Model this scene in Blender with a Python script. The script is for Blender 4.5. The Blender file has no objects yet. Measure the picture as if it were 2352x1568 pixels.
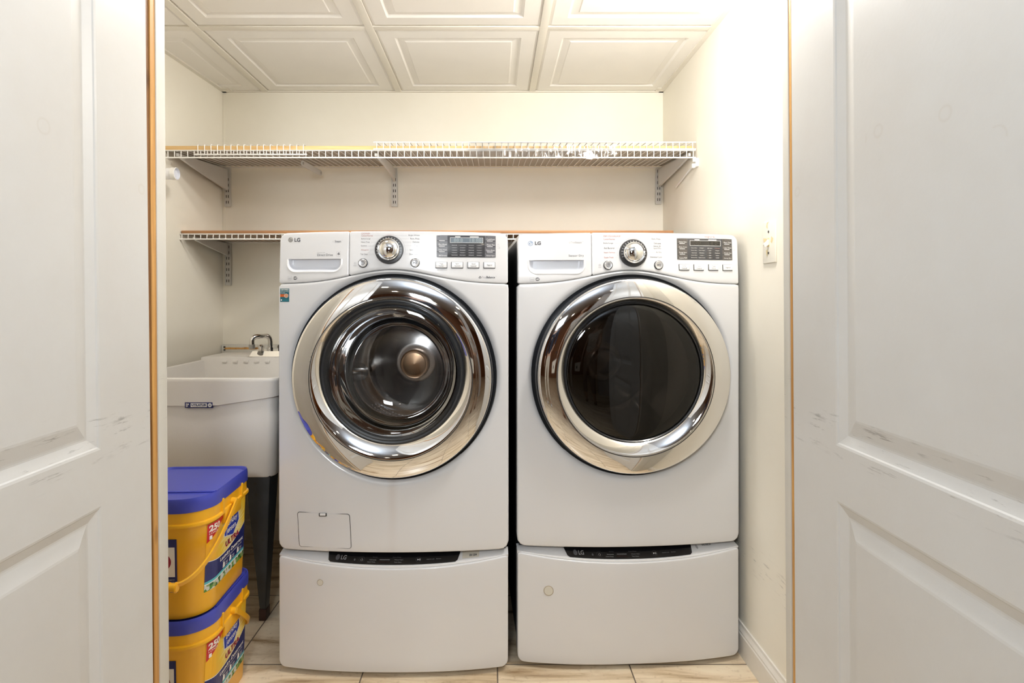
import bpy, bmesh, math, random
from mathutils import Vector, Matrix, noise
random.seed(7)
R = math.radians
PI = math.pi
sc = bpy.context.scene
C = sc.collection

# ------------------------------------------------------------------ camera
VPX, VPY, FPX, CAMZ = 1135.0, 685.0, 1300.0, 1.112      # level camera with a shifted frame
cd = bpy.data.cameras.new('camera'); cam = bpy.data.objects.new('camera', cd); C.objects.link(cam)
cam.location = (0, 0, CAMZ); cam.rotation_euler = (R(90), 0, 0)
cd.sensor_width = 36; cd.lens = FPX / 2352 * 36
cd.shift_x = (1176 - VPX) / 2352; cd.shift_y = -(784 - VPY) / 2352
cd.clip_start = 0.02; cd.clip_end = 50
sc.camera = cam
# ------------------------------------------------------------------ world, lights, exposure
w = bpy.data.worlds.new('world'); sc.world = w; w.use_nodes = True
w.node_tree.nodes['Background'].inputs[0].default_value = (0.9, 0.92, 1.0, 1)
w.node_tree.nodes['Background'].inputs[1].default_value = 0.15
def area(name, loc, rot, sx, sy, power, col):
    l = bpy.data.lights.new(name, 'AREA'); l.shape = 'RECTANGLE'; l.size = sx; l.size_y = sy
    l.energy = power; l.color = col
    o = bpy.data.objects.new(name, l); C.objects.link(o); o.location = loc; o.rotation_euler = rot
    return o
area('flash_front', (-0.28, -0.5, 1.62), (R(80), 0, R(-8)), 0.30, 0.22, 12.0, (0.90, 0.96, 1.0))
area('flash_bounce', (0.0, -0.45, 1.98), (R(180), 0, 0), 0.5, 0.4, 12, (0.74, 0.87, 1.0))
LAMP = (0.56, 1.37, 1.94)
sc.view_settings.view_transform = 'Standard'; sc.view_settings.look = 'None'
sc.view_settings.gamma = 1; sc.view_settings.use_curve_mapping = False
sc.view_settings.exposure = 0.22
sc.cycles.max_bounces = 10; sc.cycles.diffuse_bounces = 5; sc.cycles.glossy_bounces = 6
sc.cycles.transparent_max_bounces = 16; sc.cycles.transmission_bounces = 6
sc.cycles.use_denoising = True
sc.cycles.sample_clamp_indirect = 6
sc.cycles.caustics_reflective = False

# ------------------------------------------------------------------ helpers
def tag(o, label=None, cat=None, group=None, kind=None):
    if label: o['label'] = label
    if cat: o['category'] = cat
    if group: o['group'] = group
    if kind: o['kind'] = kind
    return o
def empty(name, loc=(0, 0, 0), rz=0, label=None, cat=None, group=None):
    o = bpy.data.objects.new(name, None); C.objects.link(o); o.location = loc; o.rotation_euler = (0, 0, rz)
    o.empty_display_size = 0.05
    return tag(o, label, cat, group)
def mesh(name, vs, fs, mat=None, parent=None, smooth=True, angle=35, mi=None, loc=None):
    me = bpy.data.meshes.new(name)
    me.from_pydata([tuple(v) for v in vs], [], [tuple(f) for f in fs])
    mats = mat if isinstance(mat, (list, tuple)) else [mat]
    for m in mats:
        if m: me.materials.append(m)
    if mi:
        for p, k in zip(me.polygons, mi): p.material_index = k
    bm = bmesh.new(); bm.from_mesh(me)
    bmesh.ops.remove_doubles(bm, verts=bm.verts, dist=1e-6)
    bmesh.ops.recalc_face_normals(bm, faces=bm.faces)
    bm.to_mesh(me); bm.free()
    if smooth:
        for p in me.polygons: p.use_smooth = True
        try: me.set_sharp_from_angle(angle=R(angle))
        except Exception: pass
    o = bpy.data.objects.new(name, me); C.objects.link(o)
    if parent is not None: o.parent = parent
    if loc: o.location = loc
    return o
class MB:
    def __init__(s): s.v = []; s.f = []; s.m = []
    def add(s, vs, fs, k=0):
        b = len(s.v); s.v += [tuple(v) for v in vs]; s.f += [tuple(b + i for i in f) for f in fs]; s.m += [k] * len(fs)
        return s
    def box(s, x0, x1, y0, y1, z0, z1, bev=0, k=0, M=None):
        if bev <= 0:
            vs = [(x, y, z) for x in (x0, x1) for y in (y0, y1) for z in (z0, z1)]
            fs = [(0, 1, 3, 2), (4, 6, 7, 5), (0, 4, 5, 1), (2, 3, 7, 6), (0, 2, 6, 4), (1, 5, 7, 3)]
        else:
            bm = bmesh.new()
            bmesh.ops.create_cube(bm, size=1)
            for v in bm.verts:
                v.co = Vector(((x0 + x1) / 2 + v.co.x * (x1 - x0), (y0 + y1) / 2 + v.co.y * (y1 - y0), (z0 + z1) / 2 + v.co.z * (z1 - z0)))
            bmesh.ops.bevel(bm, geom=list(bm.edges), offset=bev, segments=2, profile=0.6, affect='EDGES')
            bm.verts.index_update()
            vs = [tuple(v.co) for v in bm.verts]; fs = [tuple(v.index for v in f.verts) for f in bm.faces]; bm.free()
        if M: vs = [M @ Vector(v) for v in vs]
        return s.add(vs, fs, k)
    def tube(s, pts, r, n=8, cap=True, k=0, flat=None):
        pts = [Vector(p) for p in pts]
        rs = r if isinstance(r, (list, tuple)) else [r] * len(pts)
        vs = []; fs = []; up = None
        for i, p in enumerate(pts):
            t = (pts[min(i + 1, len(pts) - 1)] - pts[max(i - 1, 0)]).normalized()
            if up is None:
                up = Vector((0, 0, 1)) if abs(t.z) < 0.9 else Vector((0, 1, 0))
            a = (up - t * up.dot(t)).normalized(); up = a
            b = t.cross(a)
            for j in range(n):
                q = 2 * PI * j / n
                ra = rs[i] * (flat if flat else 1)
                vs.append(p + a * (math.cos(q) * ra) + b * (math.sin(q) * rs[i]))
        for i in range(len(pts) - 1):
            for j in range(n):
                fs.append((i * n + j, i * n + (j + 1) % n, (i + 1) * n + (j + 1) % n, (i + 1) * n + j))
        if cap:
            fs.append(tuple(range(n))); fs.append(tuple((len(pts) - 1) * n + j for j in range(n)))
        return s.add(vs, fs, k)
    def lathe(s, prof, n=64, c=(0, 0), cap0=False, cap1=False, k=0, axis='y', org=(0, 0, 0)):
        """prof: list of (r, h[, dz]) ; axis y -> circle in xz about c, h along y"""
        vs = []; fs = []
        for p in prof:
            r, h = p[0], p[1]; dz = p[2] if len(p) > 2 else 0
            for j in range(n):
                q = 2 * PI * j / n
                if axis == 'y': vs.append((org[0] + c[0] + r * math.cos(q), org[1] + h, org[2] + c[1] + dz + r * math.sin(q)))
                elif axis == 'z': vs.append((org[0] + c[0] + r * math.cos(q), org[1] + c[1] + r * math.sin(q), org[2] + h))
                else: vs.append((org[0] + h, org[1] + c[0] + r * math.cos(q), org[2] + c[1] + r * math.sin(q)))
        for i in range(len(prof) - 1):
            for j in range(n):
                fs.append((i * n + j, i * n + (j + 1) % n, (i + 1) * n + (j + 1) % n, (i + 1) * n + j))
        if cap0: fs.append(tuple(range(n)))
        if cap1: fs.append(tuple((len(prof) - 1) * n + j for j in range(n)))
        return s.add(vs, fs, k)
    def poly(s, pts, k=0): return s.add(pts, [tuple(range(len(pts)))], k)
    def prism(s, pts, d, k=0):
        """extrude polygon pts by vector d"""
        n = len(pts); d = Vector(d); a = [Vector(p) for p in pts]; vs = a + [p + d for p in a]
        fs = [tuple(range(n)), tuple(range(n, 2 * n))] + [(i, (i + 1) % n, n + (i + 1) % n, n + i) for i in range(n)]
        return s.add(vs, fs, k)
    def build(s, name, mat, parent=None, smooth=True, angle=35, loc=None):
        return mesh(name, s.v, s.f, mat, parent, smooth, angle, s.m if isinstance(mat, (list, tuple)) else None, loc)

# ------------------------------------------------------------------ materials
def newmat(name):
    m = bpy.data.materials.new(name); m.use_nodes = True
    return m, m.node_tree, m.node_tree.nodes['Principled BSDF']
def N(t, kind, **kw):
    n = t.nodes.new(kind)
    for k, v in kw.items():
        if k in n.inputs.keys(): n.inputs[k].default_value = v
        else: setattr(n, k, v)
    return n
def mat(name, col, rough=0.5, metal=0, coat=0, bump=0, bscale=200, var=0, vscale=6, spec=0.5, stretch=None):
    m, t, b = newmat(name)
    b.inputs['Roughness'].default_value = rough; b.inputs['Metallic'].default_value = metal
    b.inputs['Coat Weight'].default_value = coat; b.inputs['Coat Roughness'].default_value = 0.06
    b.inputs['Specular IOR Level'].default_value = spec
    tc = N(t, 'ShaderNodeTexCoord'); mp = N(t, 'ShaderNodeMapping')
    if stretch: mp.inputs['Scale'].default_value = stretch
    t.links.new(tc.outputs['Object'], mp.inputs['Vector'])
    nz = N(t, 'ShaderNodeTexNoise', Scale=vscale, Detail=4.0)
    t.links.new(mp.outputs[0], nz.inputs['Vector'])
    r = N(t, 'ShaderNodeValToRGB')
    r.color_ramp.elements[0].position = 0.3; r.color_ramp.elements[1].position = 0.7
    r.color_ramp.elements[0].color = tuple(max(0, c * (1 - var)) for c in col) + (1,)
    r.color_ramp.elements[1].color = tuple(col) + (1,)
    t.links.new(nz.outputs[0], r.inputs[0]); t.links.new(r.outputs[0], b.inputs['Base Color'])
    if bump:
        n2 = N(t, 'ShaderNodeTexNoise', Scale=bscale, Detail=3.0); t.links.new(mp.outputs[0], n2.inputs['Vector'])
        bp = N(t, 'ShaderNodeBump', Strength=bump, Distance=0.002)
        t.links.new(n2.outputs[0], bp.inputs['Height']); t.links.new(bp.outputs[0], b.inputs['Normal'])
    return m
def emis(name, col, s):
    m, t, b = newmat(name); b.inputs['Emission Color'].default_value = tuple(col) + (1,)
    b.inputs['Emission Strength'].default_value = s; b.inputs['Base Color'].default_value = tuple(col) + (1,)
    return m
def pane(name, tint, refl_rough=0.02, ior=1.5, trans=1.0, add=0.0):
    """single sheet of glass: tinted see-through mixed with a mirror by fresnel"""
    m, t, b = newmat(name); t.nodes.remove(b)
    out = t.nodes['Material Output']
    tr = N(t, 'ShaderNodeBsdfTransparent'); tr.inputs[0].default_value = tuple(tint) + (1,)
    gl = N(t, 'ShaderNodeBsdfGlossy', Roughness=refl_rough)
    fr = N(t, 'ShaderNodeFresnel', IOR=ior)
    ad = N(t, 'ShaderNodeMath', operation='ADD', use_clamp=True); ad.inputs[1].default_value = add
    mx = N(t, 'ShaderNodeMixShader')
    t.links.new(fr.outputs[0], ad.inputs[0]); t.links.new(ad.outputs[0], mx.inputs[0])
    t.links.new(tr.outputs[0], mx.inputs[1]); t.links.new(gl.outputs[0], mx.inputs[2]); t.links.new(mx.outputs[0], out.inputs[0])
    return m
def wood(name, c0, c1, axis='z', rough=0.6, knots=True):
    m, t, b = newmat(name); b.inputs['Roughness'].default_value = rough
    tc = N(t, 'ShaderNodeTexCoord'); mp = N(t, 'ShaderNodeMapping')
    s = {'z': (60, 60, 2.5), 'x': (2.5, 60, 60), 'y': (60, 2.5, 60)}[axis]
    mp.inputs['Scale'].default_value = s; t.links.new(tc.outputs['Object'], mp.inputs[0])
    nz = N(t, 'ShaderNodeTexNoise', Scale=1.2, Detail=6.0, Distortion=0.8); t.links.new(mp.outputs[0], nz.inputs['Vector'])
    r = N(t, 'ShaderNodeValToRGB'); r.color_ramp.elements[0].position = 0.3; r.color_ramp.elements[1].position = 0.68
    r.color_ramp.elements[0].color = tuple(c0) + (1,); r.color_ramp.elements[1].color = tuple(c1) + (1,)
    t.links.new(nz.outputs[0], r.inputs[0])
    vo = N(t, 'ShaderNodeTexVoronoi', Scale=1.0); mp2 = N(t, 'ShaderNodeMapping')
    mp2.inputs['Scale'].default_value = {'z': (14, 14, 5), 'x': (5, 14, 14), 'y': (14, 5, 14)}[axis]
    t.links.new(tc.outputs['Object'], mp2.inputs[0]); t.links.new(mp2.outputs[0], vo.inputs['Vector'])
    r2 = N(t, 'ShaderNodeValToRGB'); r2.color_ramp.elements[0].position = 0.08; r2.color_ramp.elements[1].position = 0.16
    r2.color_ramp.elements[0].color = (0.25, 0.16, 0.1, 1); r2.color_ramp.elements[1].color = (1, 1, 1, 1)
    t.links.new(vo.outputs['Distance'], r2.inputs[0])
    mx = N(t, 'ShaderNodeMix', data_type='RGBA', blend_type='MULTIPLY'); mx.inputs[0].default_value = 0.8 if knots else 0
    t.links.new(r.outputs[0], mx.inputs[6]); t.links.new(r2.outputs[0], mx.inputs[7])
    t.links.new(mx.outputs[2], b.inputs['Base Color'])
    bp = N(t, 'ShaderNodeBump', Strength=0.3, Distance=0.001); t.links.new(nz.outputs[0], bp.inputs['Height']); t.links.new(bp.outputs[0], b.inputs['Normal'])
    return m
def stained(name, base, spot, rough=0.5, scratch=None, coat=0.0, rings=0.35, sz=0.93):
    """painted surface with faint stains, rings and a band of scuffs at a given height"""
    m, t, b = newmat(name); b.inputs['Roughness'].default_value = rough; b.inputs['Coat Weight'].default_value = coat
    tc = N(t, 'ShaderNodeTexCoord')
    nz = N(t, 'ShaderNodeTexNoise', Scale=3.0, Detail=6.0, Roughness=0.65); t.links.new(tc.outputs['Object'], nz.inputs['Vector'])
    r = N(t, 'ShaderNodeValToRGB'); r.color_ramp.elements[0].position = 0.35; r.color_ramp.elements[1].position = 0.62
    r.color_ramp.elements[0].color = tuple(spot) + (1,); r.color_ramp.elements[1].color = tuple(base) + (1,)
    t.links.new(nz.outputs[0], r.inputs[0]); last = r.outputs[0]
    if rings:
        vo = N(t, 'ShaderNodeTexVoronoi', Scale=9.0, Randomness=1.0); t.links.new(tc.outputs['Object'], vo.inputs['Vector'])
        rr = N(t, 'ShaderNodeValToRGB'); e = rr.color_ramp.elements
        e[0].position = 0.10; e[0].color = (1, 1, 1, 1); e[1].position = 0.145; e[1].color = (1, 1, 1, 1)
        k = e.new(0.122); k.color = (0.80, 0.74, 0.66, 1)
        t.links.new(vo.outputs['Distance'], rr.inputs[0])
        n3 = N(t, 'ShaderNodeTexNoise', Scale=4.0); t.links.new(tc.outputs['Object'], n3.inputs['Vector'])
        g = N(t, 'ShaderNodeMath', operation='GREATER_THAN'); g.inputs[1].default_value = 0.54; t.links.new(n3.outputs[0], g.inputs[0])
        g2 = N(t, 'ShaderNodeMath', operation='MULTIPLY'); g2.inputs[1].default_value = rings; t.links.new(g.outputs[0], g2.inputs[0])
        mx = N(t, 'ShaderNodeMix', data_type='RGBA', blend_type='MULTIPLY'); t.links.new(g2.outputs[0], mx.inputs[0])
        t.links.new(last, mx.inputs[6]); t.links.new(rr.outputs[0], mx.inputs[7]); last = mx.outputs[2]
    if scratch:
        sx = N(t, 'ShaderNodeSeparateXYZ'); t.links.new(tc.outputs['Object'], sx.inputs[0])
        d = N(t, 'ShaderNodeMath', operation='SUBTRACT'); d.inputs[1].default_value = sz; t.links.new(sx.outputs['Z'], d.inputs[0])
        a = N(t, 'ShaderNodeMath', operation='ABSOLUTE'); t.links.new(d.outputs[0], a.inputs[0])
        band = N(t, 'ShaderNodeMapRange'); band.inputs[1].default_value = 0.0; band.inputs[2].default_value = 0.06; band.inputs[3].default_value = 1; band.inputs[4].default_value = 0
        t.links.new(a.outputs[0], band.inputs[0])
        mp = N(t, 'ShaderNodeMapping'); mp.inputs['Scale'].default_value = (20, 12, 130); mp.inputs['Rotation'].default_value = (0.25, 0.1, 0)
        t.links.new(tc.outputs['Object'], mp.inputs[0])
        n4 = N(t, 'ShaderNodeTexNoise', Scale=1.0, Detail=5.0, Roughness=0.7); t.links.new(mp.outputs[0], n4.inputs['Vector'])
        th = N(t, 'ShaderNodeMapRange'); th.inputs[1].default_value = 0.575; th.inputs[2].default_value = 0.65
        t.links.new(n4.outputs[0], th.inputs[0])
        n5 = N(t, 'ShaderNodeTexNoise', Scale=14.0); t.links.new(tc.outputs['Object'], n5.inputs['Vector'])
        t5 = N(t, 'ShaderNodeMapRange'); t5.inputs[1].default_value = 0.42; t5.inputs[2].default_value = 0.55; t.links.new(n5.outputs[0], t5.inputs[0])
        mu = N(t, 'ShaderNodeMath', operation='MULTIPLY'); t.links.new(band.outputs[0], mu.inputs[0]); t.links.new(th.outputs[0], mu.inputs[1])
        mu2 = N(t, 'ShaderNodeMath', operation='MULTIPLY'); t.links.new(mu.outputs[0], mu2.inputs[0]); t.links.new(t5.outputs[0], mu2.inputs[1])
        mu3 = N(t, 'ShaderNodeMath', operation='MULTIPLY'); mu3.inputs[1].default_value = scratch * 0.75; t.links.new(mu2.outputs[0], mu3.inputs[0])
        mx = N(t, 'ShaderNodeMix', data_type='RGBA'); t.links.new(mu3.outputs[0], mx.inputs[0]); t.links.new(last, mx.inputs[6])
        mx.inputs[7].default_value = (0.09, 0.08, 0.075, 1); last = mx.outputs[2]
    t.links.new(last, b.inputs['Base Color'])
    n6 = N(t, 'ShaderNodeTexNoise', Scale=120.0, Detail=3.0); t.links.new(tc.outputs['Object'], n6.inputs['Vector'])
    bp = N(t, 'ShaderNodeBump', Strength=0.12, Distance=0.001); t.links.new(n6.outputs[0], bp.inputs['Height']); t.links.new(bp.outputs[0], b.inputs['Normal'])
    return m
def floor_mat():
    m, t, b = newmat('travertine_tile')
    tc = N(t, 'ShaderNodeTexCoord'); mp = N(t, 'ShaderNodeMapping'); mp.inputs['Location'].default_value = (-0.01 + 4.0, -1.72 + 6.0, 0)
    t.links.new(tc.outputs['Object'], mp.inputs[0])
    br = N(t, 'ShaderNodeTexBrick', offset=0.0, squash=1.0); br.inputs['Scale'].default_value = 1.0
    br.inputs['Brick Width'].default_value = 0.40; br.inputs['Row Height'].default_value = 0.40; br.inputs['Mortar Size'].default_value = 0.0022
    br.inputs['Mortar Smooth'].default_value = 0.2
    br.inputs['Color1'].default_value = (0, 0, 0, 1); br.inputs['Color2'].default_value = (1, 1, 1, 1); br.inputs['Mortar'].default_value = (0.5, 0.5, 0.5, 1)
    t.links.new(mp.outputs[0], br.inputs['Vector'])
    # per tile shift of the veins
    vadd = N(t, 'ShaderNodeVectorMath', operation='MULTIPLY_ADD'); vadd.inputs[1].default_value = (3.1, 1.7, 9.0)
    t.links.new(br.outputs['Color'], vadd.inputs[0]); t.links.new(mp.outputs[0], vadd.inputs[2])
    ms = N(t, 'ShaderNodeMapping'); ms.inputs['Scale'].default_value = (2.2, 13, 1); ms.inputs['Rotation'].default_value = (0, 0, 0.06)
    t.links.new(vadd.outputs[0], ms.inputs[0])
    nz = N(t, 'ShaderNodeTexNoise', Scale=1.0, Detail=8.0, Roughness=0.62, Distortion=1.2); t.links.new(ms.outputs[0], nz.inputs['Vector'])
    r = N(t, 'ShaderNodeValToRGB'); e = r.color_ramp.elements
    e[0].position = 0.33; e[0].color = (0.36, 0.24, 0.135, 1); e[1].position = 0.66; e[1].color = (0.88, 0.76, 0.57, 1)
    k = e.new(0.42); k.color = (0.62, 0.48, 0.31, 1); k = e.new(0.52); k.color = (0.80, 0.66, 0.48, 1)
    t.links.new(nz.outputs[0], r.inputs[0])
    n2 = N(t, 'ShaderNodeTexNoise', Scale=60.0, Detail=4.0); t.links.new(tc.outputs['Object'], n2.inputs['Vector'])
    r2 = N(t, 'ShaderNodeValToRGB'); r2.color_ramp.elements[0].position = 0.30; r2.color_ramp.elements[1].position = 0.42
    r2.color_ramp.elements[0].color = (0.5, 0.4, 0.3, 1); r2.color_ramp.elements[1].color = (1, 1, 1, 1); t.links.new(n2.outputs[0], r2.inputs[0])
    mx = N(t, 'ShaderNodeMix', data_type='RGBA', blend_type='MULTIPLY'); mx.inputs[0].default_value = 0.3
    t.links.new(r.outputs[0], mx.inputs[6]); t.links.new(r2.outputs[0], mx.inputs[7])
    mg = N(t, 'ShaderNodeMix', data_type='RGBA'); t.links.new(br.outputs['Fac'], mg.inputs[0]); t.links.new(mx.outputs[2], mg.inputs[6])
    mg.inputs[7].default_value = (0.17, 0.13, 0.10, 1)
    t.links.new(mg.outputs[2], b.inputs['Base Color'])
    b.inputs['Roughness'].default_value = 0.28
    inv = N(t, 'ShaderNodeMath', operation='SUBTRACT'); inv.inputs[0].default_value = 1; t.links.new(br.outputs['Fac'], inv.inputs[1])
    bp = N(t, 'ShaderNodeBump', Strength=0.6, Distance=0.002); t.links.new(inv.outputs[0], bp.inputs['Height']); t.links.new(bp.outputs[0], b.inputs['Normal'])
    return m

M = {}
M['wall'] = stained('cream_wall_paint', (0.89, 0.855, 0.76), (0.87, 0.83, 0.73), 0.55, rings=0)
M['wall_r'] = stained('cream_wall_scuffed', (0.89, 0.855, 0.76), (0.87, 0.83, 0.73), 0.5, scratch=0.8, rings=0, sz=0.33)
M['ceil'] = mat('ceiling_tile_white', (0.88, 0.85, 0.80), 0.55, var=0.03)
M['tee'] = mat('ceiling_grid_white', (0.80, 0.76, 0.68), 0.45)
M['door'] = stained('door_paint', (0.66, 0.66, 0.65), (0.63, 0.62, 0.60), 0.42, scratch=1.0, rings=0.22, sz=-0.875)
M['jamb'] = stained('jamb_paint', (0.66, 0.645, 0.60), (0.62, 0.60, 0.54), 0.45, scratch=1.0, rings=0, sz=-0.84)
M['base'] = stained('baseboard_paint', (0.80, 0.78, 0.74), (0.72, 0.68, 0.61), 0.4, rings=0)
M['pine'] = wood('raw_pine', (0.44, 0.21, 0.055), (0.66, 0.37, 0.11), 'z')
M['pine_shade'] = wood('raw_pine_shaded', (0.16, 0.07, 0.022), (0.30, 0.14, 0.045), 'z')  # same pine, darkened for the face the closet lamp does not reach
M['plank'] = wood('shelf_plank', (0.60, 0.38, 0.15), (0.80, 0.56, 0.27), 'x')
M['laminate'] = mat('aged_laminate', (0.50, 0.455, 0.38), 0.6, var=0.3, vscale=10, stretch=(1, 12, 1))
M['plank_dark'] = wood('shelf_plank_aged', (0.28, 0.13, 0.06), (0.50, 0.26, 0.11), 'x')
M['floor'] = floor_mat()
M['white'] = mat('white_enamel', (0.735, 0.735, 0.75), 0.33, coat=0.55, var=0.015, vscale=3)
M['white_run'] = mat('white_enamel_water_run', (0.735, 0.735, 0.75), 0.33, coat=0.55, var=0.015, vscale=3)
def _run():
    t = M['white_run'].node_tree; b = t.nodes['Principled BSDF']; src = b.inputs['Base Color'].links[0].from_socket
    tc = N(t, 'ShaderNodeTexCoord'); sx = N(t, 'ShaderNodeSeparateXYZ'); t.links.new(tc.outputs['Object'], sx.inputs[0])
    nz = N(t, 'ShaderNodeTexNoise', Scale=9.0, Detail=3.0); t.links.new(tc.outputs['Object'], nz.inputs['Vector'])
    a = N(t, 'ShaderNodeMath', operation='MULTIPLY_ADD'); t.links.new(nz.outputs[0], a.inputs[0]); a.inputs[1].default_value = 0.02; t.links.new(sx.outputs['X'], a.inputs[2])
    c = N(t, 'ShaderNodeMath', operation='ABSOLUTE'); d = N(t, 'ShaderNodeMath', operation='SUBTRACT'); d.inputs[1].default_value = 0.012
    t.links.new(a.outputs[0], d.inputs[0]); t.links.new(d.outputs[0], c.inputs[0])
    m1 = N(t, 'ShaderNodeMapRange', interpolation_type='SMOOTHSTEP'); m1.inputs[1].default_value = 0; m1.inputs[2].default_value = 0.022; m1.inputs[3].default_value = 1; m1.inputs[4].default_value = 0
    t.links.new(c.outputs[0], m1.inputs[0])
    m2 = N(t, 'ShaderNodeMapRange'); m2.inputs[1].default_value = 0.40; m2.inputs[2].default_value = 0.60; m2.inputs[3].default_value = 0.05; m2.inputs[4].default_value = 0.22
    t.links.new(sx.outputs['Z'], m2.inputs[0])
    m3 = N(t, 'ShaderNodeMath', operation='LESS_THAN'); m3.inputs[1].default_value = 0.62; t.links.new(sx.outputs['Z'], m3.inputs[0])
    p = N(t, 'ShaderNodeMath', operation='MULTIPLY'); t.links.new(m1.outputs[0], p.inputs[0]); t.links.new(m2.outputs[0], p.inputs[1])
    p2 = N(t, 'ShaderNodeMath', operation='MULTIPLY'); t.links.new(p.outputs[0], p2.inputs[0]); t.links.new(m3.outputs[0], p2.inputs[1])
    mx = N(t, 'ShaderNodeMix', data_type='RGBA'); t.links.new(p2.outputs[0], mx.inputs[0]); t.links.new(src, mx.inputs[6]); mx.inputs[7].default_value = (0.42, 0.29, 0.20, 1)
    t.links.new(mx.outputs[2], b.inputs['Base Color'])
_run()
M['rim'] = mat('white_plastic_rim', (0.84, 0.84, 0.85), 0.3, coat=0.4)
M['side'] = mat('cabinet_shade_black', (0.03, 0.032, 0.036), 0.45)  # white cabinet sides coloured near-black, the shade of the gaps put into the paint
M['rubber'] = mat('black_rubber', (0.018, 0.02, 0.024), 0.32, coat=0.3)
M['chrome'] = mat('chrome', (0.86, 0.85, 0.84), 0.035, metal=1)
M['chrome2'] = mat('knob_chrome', (0.88, 0.88, 0.88), 0.05, metal=1)
M['steel'] = mat('drum_steel', (0.72, 0.70, 0.68), 0.2, metal=1)
M['bronze'] = mat('bronze_cap', (0.55, 0.36, 0.22), 0.32, metal=1)
M['pocket'] = mat('grey_pocket', (0.70, 0.72, 0.78), 0.35, coat=0.3)
M['joint'] = mat('joint_grey', (0.16, 0.16, 0.16), 0.6)
M['dark'] = mat('black_gloss', (0.012, 0.012, 0.014), 0.12, coat=0.6)
M['dial'] = mat('dial_black', (0.035, 0.034, 0.036), 0.3)
M['display'] = mat('display_grey', (0.055, 0.056, 0.062), 0.22, coat=0.5)
M['display_key'] = mat('display_key_grey', (0.13, 0.13, 0.145), 0.3)
M['display_key2'] = mat('display_key_brown', (0.095, 0.085, 0.078), 0.3)
M['lcd'] = mat('lcd', (0.17, 0.21, 0.25), 0.15, coat=0.5)
M['lcd2'] = mat('lcd_dark', (0.02, 0.018, 0.015), 0.12, coat=0.5)
M['ink'] = mat('ink_grey', (0.09, 0.09, 0.10), 0.6)
M['ink2'] = mat('ink_light_grey', (0.42, 0.42, 0.44), 0.5)
M['ink_red'] = mat('ink_red', (0.45, 0.20, 0.19), 0.5)
M['inkw'] = mat('ink_white', (0.80, 0.80, 0.80), 0.4)
M['inkw2'] = mat('ink_dim_white', (0.36, 0.36, 0.37), 0.4)
M['inkd'] = mat('ink_faint', (0.12, 0.12, 0.13), 0.4)
M['silver'] = mat('silver_button', (0.62, 0.62, 0.63), 0.25, metal=0.6)
M['wire'] = mat('wire_white_vinyl', (0.84, 0.83, 0.80), 0.35, coat=0.2)
M['bracket'] = mat('bracket_white', (0.66, 0.65, 0.62), 0.4)
M['slot'] = mat('slot_dark', (0.05, 0.045, 0.04), 0.6)
M['tub'] = mat('tub_plastic', (0.84, 0.81, 0.77), 0.42, var=0.04, bump=0.15, bscale=300)
M['tub_leg'] = mat('tub_leg_metal', (0.055, 0.062, 0.07), 0.42, var=0.3, vscale=12)
M['yellow'] = mat('bucket_yellow', (0.86, 0.44, 0.012), 0.33, coat=0.25, var=0.04)
M['blue'] = mat('lid_blue', (0.045, 0.06, 0.42), 0.36, coat=0.2, var=0.06)
M['navy'] = mat('label_navy', (0.012, 0.018, 0.12), 0.35)
M['logo_blue'] = mat('label_logo_blue', (0.02, 0.045, 0.38), 0.35)
M['red'] = mat('label_red', (0.50, 0.01, 0.02), 0.35)
M['dkred'] = mat('label_dark_red', (0.30, 0.01, 0.05), 0.35)
M['teal'] = mat('label_teal', (0.08, 0.46, 0.52), 0.35)
M['lwhite'] = mat('label_white', (0.85, 0.84, 0.80), 0.35)
M['ivory'] = mat('switch_ivory', (0.84, 0.81, 0.72), 0.35)
M['paper'] = mat('torn_paper', (0.78, 0.66, 0.38), 0.8)
M['disc'] = mat('cream_felt_disc', (0.66, 0.63, 0.55), 0.6)
M['discrim'] = mat('disc_adhesive_rim', (0.42, 0.36, 0.28), 0.6)
M['grey'] = mat('grey_metal', (0.42, 0.41, 0.38), 0.35, metal=0.7)
M['lint'] = mat('lint_grey', (0.30, 0.28, 0.25), 0.9)
M['glass_w'] = pane('washer_glass', (0.90, 0.90, 0.90), 0.01, 1.4, add=0.0)
M['glass_bowl'] = pane('washer_bowl_glass', (0.92, 0.92, 0.93), 0.02, 1.45, add=0.02)
M['glass_d'] = pane('dryer_glass', (0.17, 0.15, 0.135), 0.015, 1.5, add=0.01)
def film_mat():
    m = pane('clear_film', (0.93, 0.93, 0.93), 0.22, 1.4, add=0.03); return m
M['film'] = film_mat()

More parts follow.
